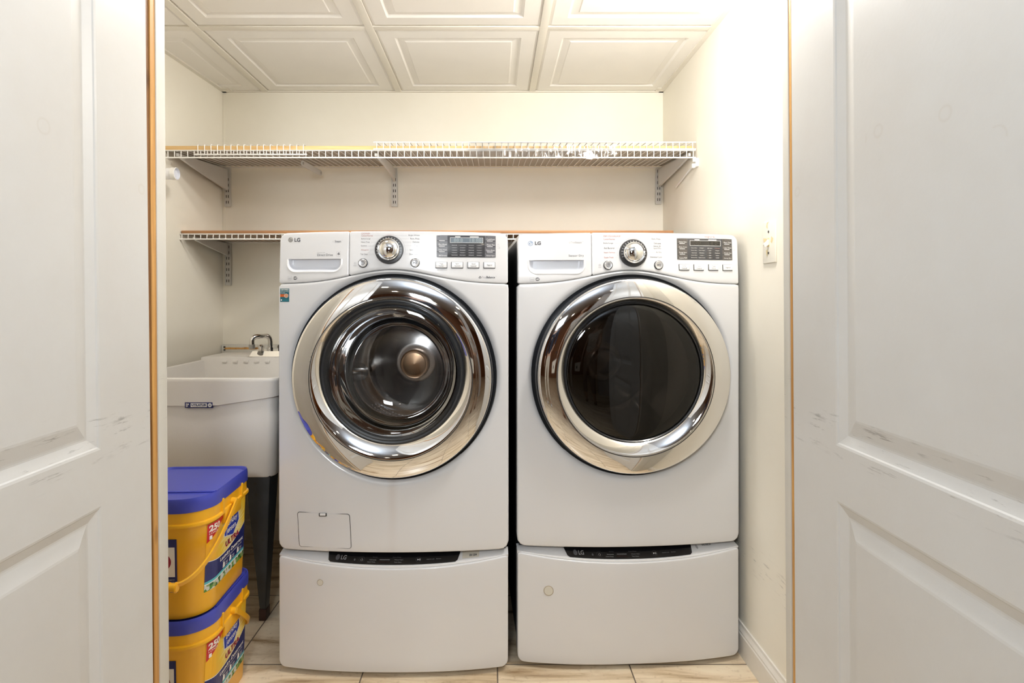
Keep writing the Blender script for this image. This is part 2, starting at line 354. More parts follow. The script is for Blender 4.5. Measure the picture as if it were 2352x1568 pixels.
# label artwork: sun-burst yellow
def sunburst():
    m, t, b = newmat('label_sunburst'); b.inputs['Roughness'].default_value = 0.33
    tc = N(t, 'ShaderNodeTexCoord'); sx = N(t, 'ShaderNodeSeparateXYZ'); t.links.new(tc.outputs['Object'], sx.inputs[0])
    def sub(o, v):
        n = N(t, 'ShaderNodeMath', operation='SUBTRACT'); t.links.new(o, n.inputs[0]); n.inputs[1].default_value = v; return n.outputs[0]
    u = sub(sx.outputs['Y'], 0.03); v = sub(sx.outputs['Z'], 0.165)
    at = N(t, 'ShaderNodeMath', operation='ARCTAN2'); t.links.new(u, at.inputs[0]); t.links.new(v, at.inputs[1])
    mu = N(t, 'ShaderNodeMath', operation='MULTIPLY'); t.links.new(at.outputs[0], mu.inputs[0]); mu.inputs[1].default_value = 5.0
    n1 = N(t, 'ShaderNodeTexNoise', noise_dimensions='1D', Scale=2.2, Detail=3.0); t.links.new(mu.outputs[0], n1.inputs['W'])
    cx = N(t, 'ShaderNodeCombineXYZ'); t.links.new(u, cx.inputs[0]); t.links.new(v, cx.inputs[1])
    ln = N(t, 'ShaderNodeVectorMath', operation='LENGTH'); t.links.new(cx.outputs[0], ln.inputs[0])
    mr = N(t, 'ShaderNodeMapRange'); mr.inputs[1].default_value = 0.03; mr.inputs[2].default_value = 0.11; mr.inputs[3].default_value = 1.0; mr.inputs[4].default_value = 0.0
    t.links.new(ln.outputs['Value'], mr.inputs[0])
    ad = N(t, 'ShaderNodeMath', operation='MULTIPLY'); t.links.new(mr.outputs[0], ad.inputs[0]); t.links.new(n1.outputs[0], ad.inputs[1])
    r = N(t, 'ShaderNodeValToRGB'); e = r.color_ramp.elements
    e[0].position = 0.0; e[0].color = (0.86, 0.46, 0.02, 1); e[1].position = 0.6; e[1].color = (0.9, 0.85, 0.5, 1)
    k = e.new(0.2); k.color = (0.82, 0.56, 0.04, 1)
    t.links.new(ad.outputs[0], r.inputs[0]); t.links.new(r.outputs[0], b.inputs['Base Color'])
    return m
M['sun'] = sunburst()
def foliage():
    m, t, b = newmat('label_flowers'); b.inputs['Roughness'].default_value = 0.4
    tc = N(t, 'ShaderNodeTexCoord'); vo = N(t, 'ShaderNodeTexVoronoi', Scale=110.0); t.links.new(tc.outputs['Object'], vo.inputs['Vector'])
    r = N(t, 'ShaderNodeValToRGB'); e = r.color_ramp.elements; r.color_ramp.interpolation = 'CONSTANT'
    e[0].position = 0; e[0].color = (0.02, 0.10, 0.02, 1); e[1].position = 0.75; e[1].color = (0.6, 0.6, 0.55, 1)
    k = e.new(0.35); k.color = (0.08, 0.25, 0.03, 1); k = e.new(0.55); k.color = (0.25, 0.33, 0.12, 1)
    sp = N(t, 'ShaderNodeSeparateColor'); t.links.new(vo.outputs['Color'], sp.inputs[0]); t.links.new(sp.outputs[0], r.inputs[0])
    t.links.new(r.outputs[0], b.inputs['Base Color']); return m
M['foliage'] = foliage()

# ------------------------------------------------------------------ text as flat outlines
_tc = {}
def glyphs(s, bold=0):
    key = (s, bold)
    if key not in _tc:
        cu = bpy.data.curves.new('t', 'FONT'); cu.body = s; cu.size = 1; cu.resolution_u = 3; cu.offset = bold
        ob = bpy.data.objects.new('t', cu)
        me = bpy.data.meshes.new_from_object(ob)
        vs = [(v.co.x, v.co.y) for v in me.vertices]; fs = [tuple(p.vertices) for p in me.polygons]
        bpy.data.objects.remove(ob); bpy.data.curves.remove(cu); bpy.data.meshes.remove(me)
        x0 = min(v[0] for v in vs); x1 = max(v[0] for v in vs); y0 = min(v[1] for v in vs); y1 = max(v[1] for v in vs)
        _tc[key] = (vs, fs, x0, x1, y0, y1)
    return _tc[key]
class Print:
    """flat marks laid on a surface; proj maps (u, v) on the surface to 3D"""
    def __init__(s, proj): s.mb = MB(); s.proj = proj; s.mats = []
    def k(s, m):
        if m not in s.mats: s.mats.append(m)
        return s.mats.index(m)
    def text(s, st, u0, u1, v0, v1, m, bold=0, shear=0):
        vs, fs, x0, x1, y0, y1 = glyphs(st, bold)
        o = [s.proj(u0 + (x - x0) / (x1 - x0) * (u1 - u0) + shear * (y - y0), v0 + (y - y0) / (y1 - y0) * (v1 - v0)) for x, y in vs]
        s.mb.add(o, fs, s.k(m))
    def rect(s, u0, u1, v0, v1, m, n=1, h=0):
        for i in range(n):
            a = u0 + (u1 - u0) * i / n; b = u0 + (u1 - u0) * (i + 1) / n
            s.mb.poly([s.proj(a, v0, h), s.proj(b, v0, h), s.proj(b, v1, h), s.proj(a, v1, h)], s.k(m))
    def frame(s, u0, u1, v0, v1, t, m):
        s.rect(u0, u1, v0, v0 + t, m); s.rect(u0, u1, v1 - t, v1, m); s.rect(u0, u0 + t, v0, v1, m); s.rect(u1 - t, u1, v0, v1, m)
    def poly(s, pts, m, h=0): s.mb.poly([s.proj(p[0], p[1], h) for p in pts], s.k(m))
    def disc(s, u, v, r, m, n=24, h=0, ry=None):
        s.poly([(u + r * math.cos(2 * PI * i / n), v + (ry or r) * math.sin(2 * PI * i / n)) for i in range(n)], m, h)
    def ring(s, u, v, r0, r1, m, a0=0, a1=2 * PI, n=28):
        for i in range(n):
            a = a0 + (a1 - a0) * i / n; b = a0 + (a1 - a0) * (i + 1) / n
            s.mb.poly([s.proj(u + r * math.cos(q), v + r * math.sin(q)) for r, q in ((r0, a), (r1, a), (r1, b), (r0, b))], s.k(m))
    def line(s, u0, v0, u1, v1, t, m):
        d = math.hypot(u1 - u0, v1 - v0); nx, ny = -(v1 - v0) / d * t / 2, (u1 - u0) / d * t / 2
        s.poly([(u0 + nx, v0 + ny), (u1 + nx, v1 + ny), (u1 - nx, v1 - ny), (u0 - nx, v0 - ny)], m)
    def build(s, name, parent): 
        o = mesh(name, s.mb.v, s.mb.f, s.mats, parent, False, mi=None)
        return o
# keep material indices through remove_doubles: build without merging
def _pbuild(s, name, parent):
    me = bpy.data.meshes.new(name); me.from_pydata([tuple(v) for v in s.mb.v], [], s.mb.f)
    for m in s.mats: me.materials.append(m)
    for p, k in zip(me.polygons, s.mb.m): p.material_index = k
    o = bpy.data.objects.new(name, me); C.objects.link(o); o.parent = parent
    return o
Print.build = _pbuild

# ------------------------------------------------------------------ relief panels (ceiling tiles, door panels)
def relief(mb, P3, u0, u1, v0, v1, steps, k=0):
    """nested rectangles; steps = [(inset, height)]; P3(u, v, h) -> 3D"""
    rings = []
    for ins, h in steps:
        rings.append([P3(u0 + ins, v0 + ins, h), P3(u1 - ins, v0 + ins, h), P3(u1 - ins, v1 - ins, h), P3(u0 + ins, v1 - ins, h)])
    for a, b in zip(rings, rings[1:]):
        for i in range(4):
            j = (i + 1) % 4; mb.poly([a[i], a[j], b[j], b[i]], k)
    mb.poly(rings[-1], k)

# ================================================================== SETTING
CZ = 2.063                 # closet ceiling
XR, XL, XL2, YB = 0.78, -1.2535, -1.335, 2.615
YF = 1.20                  # inner face of the front partition
def st(o): o['kind'] = 'structure'; return o
b = MB(); b.box(-3.2, 3.2, -4.6, 2.7, -0.06, 0.0); st(b.build('floor', M['floor'], smooth=False))
b = MB(); b.box(XL2 - 0.1, XR + 0.1, YB, YB + 0.08, 0, 2.4); st(b.build('wall_back', M['wall'], smooth=False))
b = MB(); b.box(XR, XR + 0.08, YF - 0.02, YB, 0, 2.4); st(b.build('wall_right', M['wall_r'], smooth=False))
b = MB(); b.prism([(XL, YB, 0), (XL2, YF - 0.02, 0), (XL2 - 0.1, YF - 0.02, 0), (XL2 - 0.1, YB, 0)], (0, 0, 2.4)); st(b.build('wall_left', M['wall'], smooth=False))
# corner bead strip at the back left corner
b = MB(); b.box(XL, XL + 0.012, YB - 0.004, YB, 1.30, CZ - 0.004, 0.001); st(b.build('trim_1', M['wall']))
# front partition with the opening, header above the doors
b = MB()
b.box(XL2 - 0.1, -0.745, 1.07, YF - 0.02, 0, 2.4); b.box(0.655, XR + 0.08, 1.07, YF - 0.02, 0, 2.4)
b.box(-0.745, 0.655, 1.07, YF - 0.02, 2.05, 2.4)
b.box(-3.2, XL2 - 0.1, 1.07, YF - 0.02, 0, 2.4); b.box(XR + 0.08, 3.2, 1.07, YF - 0.02, 0, 2.4)
st(b.build('wall_front', M['jamb'], smooth=False))
# ceiling of the closet: tiles in a tee grid
b = MB(); b.box(XL2 - 0.1, XR + 0.08, YF - 0.02, YB + 0.05, CZ + 0.03, CZ + 0.06)
ceil = st(b.build('ceiling', M['ceil'], smooth=False))
gx = [-1.67, -1.055, -0.44, 0.175, XR - 0.006]; gy = [1.385, 2.0, YB - 0.008]
tw = 0.013
xs = [-1.67, -1.055, -0.44, 0.175, XR + 0.01]; ys = [0.77, 1.385, 2.0, YB + 0.006]
steps = [(0, 0.012), (0.001, 0.003), (0.012, -0.003), (0.062, -0.003), (0.069, 0.004), (0.072, 0.004), (0.094, 0.0), (0.098, -0.002)]
for i in range(4):
    for j in range(3):
        x0, x1, y0, y1 = xs[i] + tw, xs[i + 1] - tw, ys[j] + tw, ys[j + 1] - tw
        b = MB()
        relief(b, lambda u, v, h: (u, v, CZ + 0.006 + h), x0, x1, y0, y1, steps)
        # drop the parts of cut tiles that lie outside the closet
        bm = bmesh.new(); vv = [bm.verts.new(v) for v in b.v]
        for f in b.f:
            try: bm.faces.new([vv[q] for q in f])
            except Exception: pass
        bmesh.ops.remove_doubles(bm, verts=bm.verts, dist=1e-5)
        nl = Vector((YF - YB, XL - XL2, 0)).normalized()
        for co, no in (((0, YF - 0.02, 0), (0, -1, 0)), ((XL - 0.004, YB, 0), (-abs(nl.x), -abs(nl.y) * 0 + (0.0577), 0))):
            no = Vector(no).normalized()
            bmesh.ops.bisect_plane(bm, geom=list(bm.verts) + list(bm.edges) + list(bm.faces), plane_co=co, plane_no=no, clear_outer=True)
        if len(bm.faces):
            me = bpy.data.meshes.new('ceiling_tile'); bmesh.ops.recalc_face_normals(bm, faces=bm.faces); bm.to_mesh(me)
            me.materials.append(M['ceil']); o = bpy.data.objects.new('ceiling_tile', me); C.objects.link(o); o.parent = ceil
        bm.free()
b = MB()
for x in (-1.055, -0.44, 0.175): b.box(x - tw - 0.001, x + tw + 0.001, YF - 0.02, YB, CZ, CZ + 0.010, 0.0008)
for y in (1.385, 2.0):
    for x0, x1 in ((-1.30 if y > 1.9 else -1.32, -1.055 - tw), (-1.055 + tw, -0.44 - tw), (-0.44 + tw, 0.175 - tw), (0.175 + tw, XR)):
        b.box(x0, x1, y - tw - 0.001, y + tw + 0.001, CZ + 0.001, CZ + 0.010, 0.0008)
b.box(XR - 0.02, XR + 0.02, YF, YB + 0.02, CZ - 0.001, CZ + 0.012); b.box(XL - 0.03, XR + 0.02, YB - 0.012, YB + 0.02, CZ - 0.001, CZ + 0.012)
b.box(XL - 0.03, XL + 0.05, YB - 0.05, YB + 0.02, CZ + 0.0005, CZ + 0.012); b.box(XR - 0.04, XR + 0.02, YB - 0.05, YB + 0.02, CZ + 0.0005, CZ + 0.012)
b.prism([(XL, YB, CZ - 0.001), (XL2, YF, CZ - 0.001), (XL2 + 0.02, YF, CZ - 0.001), (XL + 0.02, YB, CZ - 0.001)], (0, 0, 0.01))
b.build('ceiling_grid', M['tee'], ceil)
# baseboards
def baseboard(name, x0, y0, x1, y1, nx, ny):
    prof = [(0, 0), (0.013, 0), (0.013, 0.066), (0.011, 0.070), (0.011, 0.075), (0.006, 0.086), (0.005, 0.094), (0, 0.094)]
    vs = []; n = len(prof)
    for (x, y) in ((x0, y0), (x1, y1)): vs += [(x + nx * a, y + ny * a, z) for a, z in prof]
    fs = [tuple(range(n)), tuple(range(n, 2 * n))] + [(i, (i + 1) % n, n + (i + 1) % n, n + i) for i in range(n)]
    st(mesh(name, vs, fs, M['base'], smooth=False))
baseboard('baseboard_right', XR, YF - 0.02, XR, YB, -1, 0)
baseboard('baseboard_back', -1.28, YB, XR, YB, 0, -1)
# jambs of the opening (lean very slightly like in the photo)
def jamb(side):
    s = -1 if side == 'left' else 1
    X = -0.70 if side == 'left' else 0.6125
    y_far = 1.202 if side == 'left' else 1.2065
    y_mid = 1.17 if side == 'left' else 1.183
    y_n = 1.1365 if side == 'left' else 1.1685
    o = empty('trim_2' if side == 'left' else 'trim_3'); st(o)
    o.location = (X, 0, 1.745); o.rotation_euler = (0, R(0.0), 0)
    b = MB(); b.box(min(0, s * 0.05), max(0, s * 0.05), y_mid, y_far, -1.745, 0.31, 0.0012); b.build('jamb_board', M['jamb'], o)
    y_m2 = y_n + (0.5 if side == 'left' else 0.35) * (y_mid - y_n)
    b = MB(); b.box(min(s * 0.002, s * 0.05), max(s * 0.002, s * 0.05), y_m2, y_mid - 0.0004, -1.745, 0.31, 0.0008); b.build('pine_strip', M['pine'], o)
    b = MB(); b.box(min(s * 0.0045, s * 0.05), max(s * 0.0045, s * 0.05), y_n, y_m2 - 0.0004, -1.745, 0.31, 0.0008); b.build('pine_edge', M['pine_shade'], o)
    o.rotation_euler = (0, R(-0.40), 0)
    return o
jamb('left'); jamb('right')
# the two panelled doors, standing open towards the camera
def door(name, X, s, yfar, width, rx):
    """s=+1: the seen face looks to +x ; local y runs from 0 (hinge) to -width"""
    o = empty(name); st(o)
    o.location = (X, yfar, 1.745); o.rotation_euler = (rx, R(-0.40), 0)
    T = 0.035; z0 = -1.735; z1 = 0.29
    stile, rail_lo, rail_hi = 0.1435, 0.747 - 1.745, 0.8465 - 1.745
    b = MB()
    def face(xs_, sg):
        P3 = lambda u, v, h: (xs_ + sg * h, u, v)
        ya, yb = -width, 0.0
        pans = [(z0 + 0.24, rail_lo), (rail_hi, z1 - 0.12)]
        st_ = [(0, 0), (0.004, -0.001), (0.006, -0.003), (0.022, -0.009), (0.025, -0.009), (0.028, -0.0085), (0.052, -0.002), (0.056, -0.0015)]
        a0, a1 = ya + stile, yb - stile
        for zz0, zz1 in pans: relief(b, P3, a0, a1, zz0, zz1, st_)
        for (u0, u1, v0, v1) in ((ya, a0, z0, z1), (a1, yb, z0, z1), (a0, a1, z0, pans[0][0]), (a0, a1, pans[0][1], pans[1][0]), (a0, a1, pans[1][1], z1)):
            b.poly([P3(u0, v0, 0), P3(u1, v0, 0), P3(u1, v1, 0), P3(u0, v1, 0)])
    face(0, s); face(-s * T, -s)
    for (u0, u1) in ((-width, -width), (0, 0)):
        b.poly([(0, u0, z0), (-s * T, u0, z0), (-s * T, u0, z1), (0, u0, z1)])
    for z in (z0, z1): b.poly([(0, 0, z), (-s * T, 0, z), (-s * T, -width, z), (0, -width, z)])
    ob = b.build('door_panel', M['door'], o, smooth=False)
    hb = MB()
    for z in (-1.5, -0.7, 0.1):
        hb.tube([(-s * T * 0.9 + 0, 0.004, z - 0.04), (-s * T * 0.9, 0.004, z + 0.04)], 0.005, 10)
    hb.build('hinge', M['grey'], o)
    return o
door('door_1', -0.70, 1, 1.135, 0.76, R(0.42))
door('door_2', 0.6125, -1, 1.168, 0.76, R(0.05))
# room on the camera side (seen in the chrome)
M['room_wall'] = mat('room_wall_tan', (0.36, 0.22, 0.13), 0.6, var=0.25, vscale=2)
M['room_wood'] = wood('room_panelling', (0.16, 0.06, 0.025), (0.34, 0.15, 0.06), 'z')
M['room_ceil'] = mat('room_ceiling', (0.66, 0.67, 0.70), 0.6)
M['orange'] = mat('orange_wall', (0.65, 0.24, 0.05), 0.6)
b = MB(); b.box(-3.2, 3.2, -4.6, 1.2, 2.36, 2.42); st(b.build('ceiling', M['room_ceil'], smooth=False))
b = MB(); b.box(-3.2, 3.2, -4.7, -4.6, 0, 2.42); st(b.build('wall_far', M['room_wood'], smooth=False))
b = MB(); b.box(-3.3, -3.2, -4.6, 1.2, 0, 2.42); st(b.build('wall_west', M['room_wall'], smooth=False))
b = MB(); b.box(3.2, 3.3, -4.6, 1.2, 0, 2.42); st(b.build('wall_east', M['orange'], smooth=False))

# ------------------------------------------------------------------ lamps
def globe_lamp():
    t = empty('closet_light', (LAMP[0], LAMP[1], CZ), 0, 'round glass globe ceiling lamp near the right wall of the closet', 'lamp')
    b = MB(); b.lathe([(0.0, -0.002), (0.06, -0.002), (0.062, -0.012), (0.05, -0.03), (0.045, -0.035)], 32, axis='z'); b.build('lamp_base', M['ivory'], t)
    b = MB(); pr = []
    for i in range(13):
        a = PI * i / 12; pr.append((max(0.0005, 0.075 * math.sin(a)), -0.11 + 0.078 * math.cos(a)))
    b.lathe(pr, 32, axis='z'); b.build('glass_globe', emis('lamp_glow', (1.0, 0.965, 0.92), 114), t)
globe_lamp()
t = empty('closet_light', (-0.56, 1.60, CZ), 0, 'added flat round fill light above the left half of the closet', 'lamp')  # unseen fill light, added to brighten the left side and below the shelves
b = MB(); b.lathe([(0.11, 0.0), (0.11, -0.018), (0.097, -0.024), (0.092, -0.020)], 40, axis='z'); b.build('fill_light_rim', M['ivory'], t)
b = MB(); b.lathe([(0.094, -0.022), (0.0005, -0.026)], 40, axis='z'); b.build('fill_light_diffuser', emis('fill_light_glow', (1.0, 0.96, 0.90), 70), t)
dl = emis('downlight_glow', (1.0, 0.86, 0.66), 45)
rim_m = M['rim']
for i, (x, y, lab) in enumerate([(-0.95, -1.0, 'nearest the left closet door'), (0.95, -1.1, 'nearest the right closet door'), (-1.0, -2.6, 'far left in the room behind'), (1.0, -2.6, 'far right in the room behind'), (0.0, -3.6, 'farthest, by the panelled wall')]):
    t = empty('downlight', (x, y, 2.36), 0, 'round recessed ceiling light ' + lab, 'ceiling light', 'recessed lights in the room')
    b = MB(); b.lathe([(0.085, 0), (0.085, -0.004), (0.065, -0.008), (0.062, -0.002)], 32, axis='z'); b.build('trim_ring', rim_m, t)
    b = MB(); b.lathe([(0.062, -0.003), (0.001, -0.003)], 32, axis='z'); b.build('bulb_face', dl, t)

# ================================================================== WASHER, DRYER, PEDESTALS
HW, BOW = 0.343, 0.028
def yf(x, z):
    s = 0.06 * max(0.0, z - 1.175)
    return -BOW * (1 - (x / HW) ** 2) + s
def seam(x): return 1.156 + 0.041 * math.exp(-(x / 0.165) ** 2)
def corner(x, x0, x1, r):
    d = min(x - x0, x1 - x)
    return 0.0 if d >= r else r - math.sqrt(max(0, r * r - (r - d) ** 2))
def xcols(x0, x1, n, r0=0.02, r1=0.02):
    xs_ = [x0 + (x1 - x0) * i / n for i in range(n + 1)]
    for k in range(1, 7):
        a = r0 * (1 - math.cos(PI / 2 * k / 7)); xs_.append(x0 + a)
        a = r1 * (1 - math.cos(PI / 2 * k / 7)); xs_.append(x1 - a)
    xs_ = sorted(set(round(x, 6) for x in xs_))
    return xs_
def shell(xs_, zlo, zhi, nz, ysf, depth, fil, k=0, mb=None):
    """bowed panel: grid front, rounded edge, skirt running back"""
    mb = mb or MB(); vs = []; fs = []
    nx = len(xs_)
    for x in xs_:
        a, b_ = zlo(x), zhi(x)
        for j in range(nz + 1):
            z = a + (b_ - a) * j / nz; vs.append((x, ysf(x, z), z))
    for i in range(nx - 1):
        for j in range(nz):
            fs.append((i * (nz + 1) + j, (i + 1) * (nz + 1) + j, (i + 1) * (nz + 1) + j + 1, i * (nz + 1) + j + 1))
    bd = [i * (nz + 1) for i in range(nx)] + [(nx - 1) * (nz + 1) + j for j in range(1, nz + 1)] \
        + [i * (nz + 1) + nz for i in range(nx - 2, -1, -1)] + [j for j in range(nz - 1, 0, -1)]
    n = len(bd); nr = []
    for i in range(n):
        p0 = Vector(vs[bd[i - 1]]); p1 = Vector(vs[bd[(i + 1) % n]])
        t = Vector((p1.x - p0.x, p1.z - p0.z))
        t = t.normalized() if t.length > 1e-9 else Vector((1, 0)); nr.append((t.y, -t.x))
    prev = bd; K = 4
    for q in range(1, K + 2):
        cur = []
        for i in range(n):
            x, y, z = vs[bd[i]]
            if q <= K:
                a = PI / 2 * q / K; d = fil * math.sin(a); dy = fil * (1 - math.cos(a))
            else: d = fil; dy = depth
            cur.append(len(vs)); vs.append((x + nr[i][0] * d, y + dy, z + nr[i][1] * d))
        for i in range(n):
            j = (i + 1) % n; fs.append((prev[i], prev[j], cur[j], cur[i]))
        prev = cur
    mb.add(vs, fs, k); return mb
def px_local(mloc, rz, px, py, off=0.0, surf=yf):
    """where the ray through a photo pixel meets the bowed front, in the machine's own coordinates"""
    Y = mloc[1]; c, s = math.cos(rz), math.sin(rz)
    for _ in range(12):
        X = (px - VPX) / FPX * Y; Z = CAMZ - (py - VPY) / FPX * Y
        dx, dy = X - mloc[0], Y - mloc[1]
        lx = c * dx + s * dy
        ly = surf(lx, Z) + off
        Y = mloc[1] + s * lx + c * ly
    return lx, Z
DC = (0.003, 0.881)        # door centre
def front_body(root, hole=0.303, fm=None):
    def inside(x, z):
        if abs(x) > HW - 0.006 or z < 0.371 or z > seam(x) - 0.0068: return False
        for r in (0.018,):
            dx = abs(x) - (HW - 0.006 - r); dz = (0.371 + r) - z
            if dx > 0 and dz > 0 and math.hypot(dx, dz) > r: return False
        return True
    Nn, Mr = 400, 14; vs = []; fs = []; outer = []
    for i in range(Nn):
        a = 2 * PI * i / Nn; ca, sa = math.cos(a), math.sin(a); lo, hi = hole, 0.9
        for _ in range(26):
            m_ = (lo + hi) / 2
            if inside(DC[0] + m_ * ca, DC[1] + m_ * sa): lo = m_
            else: hi = m_
        outer.append(lo)
    def y_(x, z):
        r = math.hypot(x - DC[0], z - DC[1]); d = 0
        if r < 0.322: d = 0.009 * ((0.322 - r) / 0.019) ** 2
        return -BOW * (1 - (x / HW) ** 2) + d
    for i in range(Nn):
        a = 2 * PI * i / Nn; ca, sa = math.cos(a), math.sin(a)
        for j in range(Mr + 1):
            t = j / Mr; t = t ** 1.5; r = hole + (outer[i] - hole) * t
            x, z = DC[0] + r * ca, DC[1] + r * sa; vs.append((x, y_(x, z), z))
    for i in range(Nn):
        for j in range(Mr):
            p = i * (Mr + 1) + j; q = ((i + 1) % Nn) * (Mr + 1) + j; fs.append((p, q, q + 1, p + 1))
    # outer fillet
    bd = [i * (Mr + 1) + Mr for i in range(Nn)]; nr = []
    for i in range(Nn):
        p0 = vs[bd[i - 1]]; p1 = vs[bd[(i + 1) % Nn]]; t = Vector((p1[0] - p0[0], p1[2] - p0[2])).normalized(); nr.append((t.y, -t.x))
    prev = bd
    for q in range(1, 6):
        cur = []
        for i in range(Nn):
            x, y, z = vs[bd[i]]
            d, dy = (0.006 * math.sin(PI / 2 * q / 4), 0.006 * (1 - math.cos(PI / 2 * q / 4))) if q < 5 else (0.006, 0.035)
            cur.append(len(vs)); vs.append((x + nr[i][0] * d, y + dy, z + nr[i][1] * d))
        for i in range(Nn):
            j = (i + 1) % Nn; fs.append((prev[i], prev[j], cur[j], cur[i]))
        prev = cur
    # inner lip
    bd = [i * (Mr + 1) for i in range(Nn)]; cur = []
    for i in range(Nn):
        x, y, z = vs[bd[i]]; cur.append(len(vs)); vs.append((x, y + 0.02, z))
    for i in range(Nn): j = (i + 1) % Nn; fs.append((bd[i], bd[j], cur[j], cur[i]))
    mesh('front_panel', vs, fs, fm or M['white'], root, True, 40)

def chrome_door(root, kind):
    d = empty('porthole_door'); d.parent = root; d.location = (DC[0], -0.022, DC[1])
    # ring: outer convex band and inner bowl; the inner circle sits a little higher
    e = 0.0145 if kind == 'washer' else 0.011
    b = MB()
    TL = [18.5, 16.5, 14.6, 12.8, 11.0, 9.2, 7.4, 5.6, 4.0]; h = -0.0318; outp = [(0.2885, 0.004), (0.2893, -0.024), (0.2890, -0.0278), (0.2878, -0.0302), (0.2858, h)]
    rr_ = 0.2858
    for tl in TL:
        dr_ = (0.2858 - 0.2365) / len(TL); rr_ -= dr_; h -= dr_ * math.tan(R(tl)); outp.append((rr_, h))
    hc = h
    inn = [(0.2365, hc, 0), (0.2358, hc + 0.002, 0), (0.2345, hc + 0.002, 0), (0.2337, hc, 0), (0.2320, hc - 0.0002, 0.0), (0.2290, hc + 0.0012, 0.0018), (0.2245, hc + 0.0042, 0.0047), (0.2200, hc + 0.0080, 0.0077), (0.2150, hc + 0.0128, 0.0110), (0.2110, hc + 0.0172, 0.0134), (0.2090, hc + 0.0205, 0.0145)]
    pr = [(r, h) for r, h in outp] + [(r, h, dz * e / 0.0145) for r, h, dz in inn[1:]]
    b.lathe(pr, 160); b.build('chrome_ring', M['chrome'], d, angle=50)
    b = MB(); b.lathe([(0.2372, hc + 0.0010), (0.2342, hc + 0.0010)], 160); b.build('ring_groove', M['slot'], d)
    b = MB(); b.lathe([(0.2925, 0.030), (0.2950, -0.004), (0.2925, -0.012), (0.2880, -0.0125), (0.2880, 0.0)], 128); b.build('door_rim', M['rubber'], d, angle=50)
    # pane
    cz = e; rg = 0.2092
    if kind == 'washer':
        b = MB(); b.lathe([(rg, -0.0195, cz), (0.204, -0.0215, cz), (0.192, -0.018, cz), (0.189, -0.008, cz)], 128)
        b.build('glass_frame', M['rubber'], d)
        b = MB(); pr = [(0.201 * math.sin(a), -0.019 - 0.012 * math.cos(a), cz) for a in [PI / 2 * (1 - i / 10) for i in range(10)]] + [(0.0005, -0.031, cz)]
        b.lathe(pr, 96); b.build('outer_glass', M['glass_w'], d, angle=60)
        b = MB(); pr = [(0.1885, -0.006, cz), (0.183, 0.012, cz), (0.176, 0.022, cz - .002), (0.170, 0.040, cz - .004), (0.160, 0.075, cz - .008), (0.150, 0.105, cz - .010), (0.140, 0.120, cz - .011), (0.120, 0.130, cz - .012), (0.08, 0.137, cz - .012), (0.04, 0.140, cz - .012), (0.0005, 0.141, cz - .012)]
        b.lathe(pr, 96); b.build('glass_bowl', M['glass_bowl'], d, angle=60)
    else:
        b = MB(); b.lathe([(rg, -0.0195, cz), (0.2065, -0.0225, cz), (0.2035, -0.0195, cz), (0.2035, 0.0, cz)], 128); b.build('glass_frame', M['rubber'], d)
        b = MB(); pr = [(0.2045 * math.sin(a), -0.016 - 0.018 * math.cos(a), cz) for a in [PI / 2 * (1 - i / 12) for i in range(12)]] + [(0.0005, -0.034, cz)]
        b.lathe(pr, 128); b.build('outer_glass', M['glass_d'], d, angle=60)
    # black gap behind the ring
    b = MB(); b.lathe([(0.304, 0.012), (0.296, 0.016), (0.290, 0.016)], 128); b.build('door_seal', M['rubber'], root, loc=(DC[0], -0.022, DC[1]))
    return d

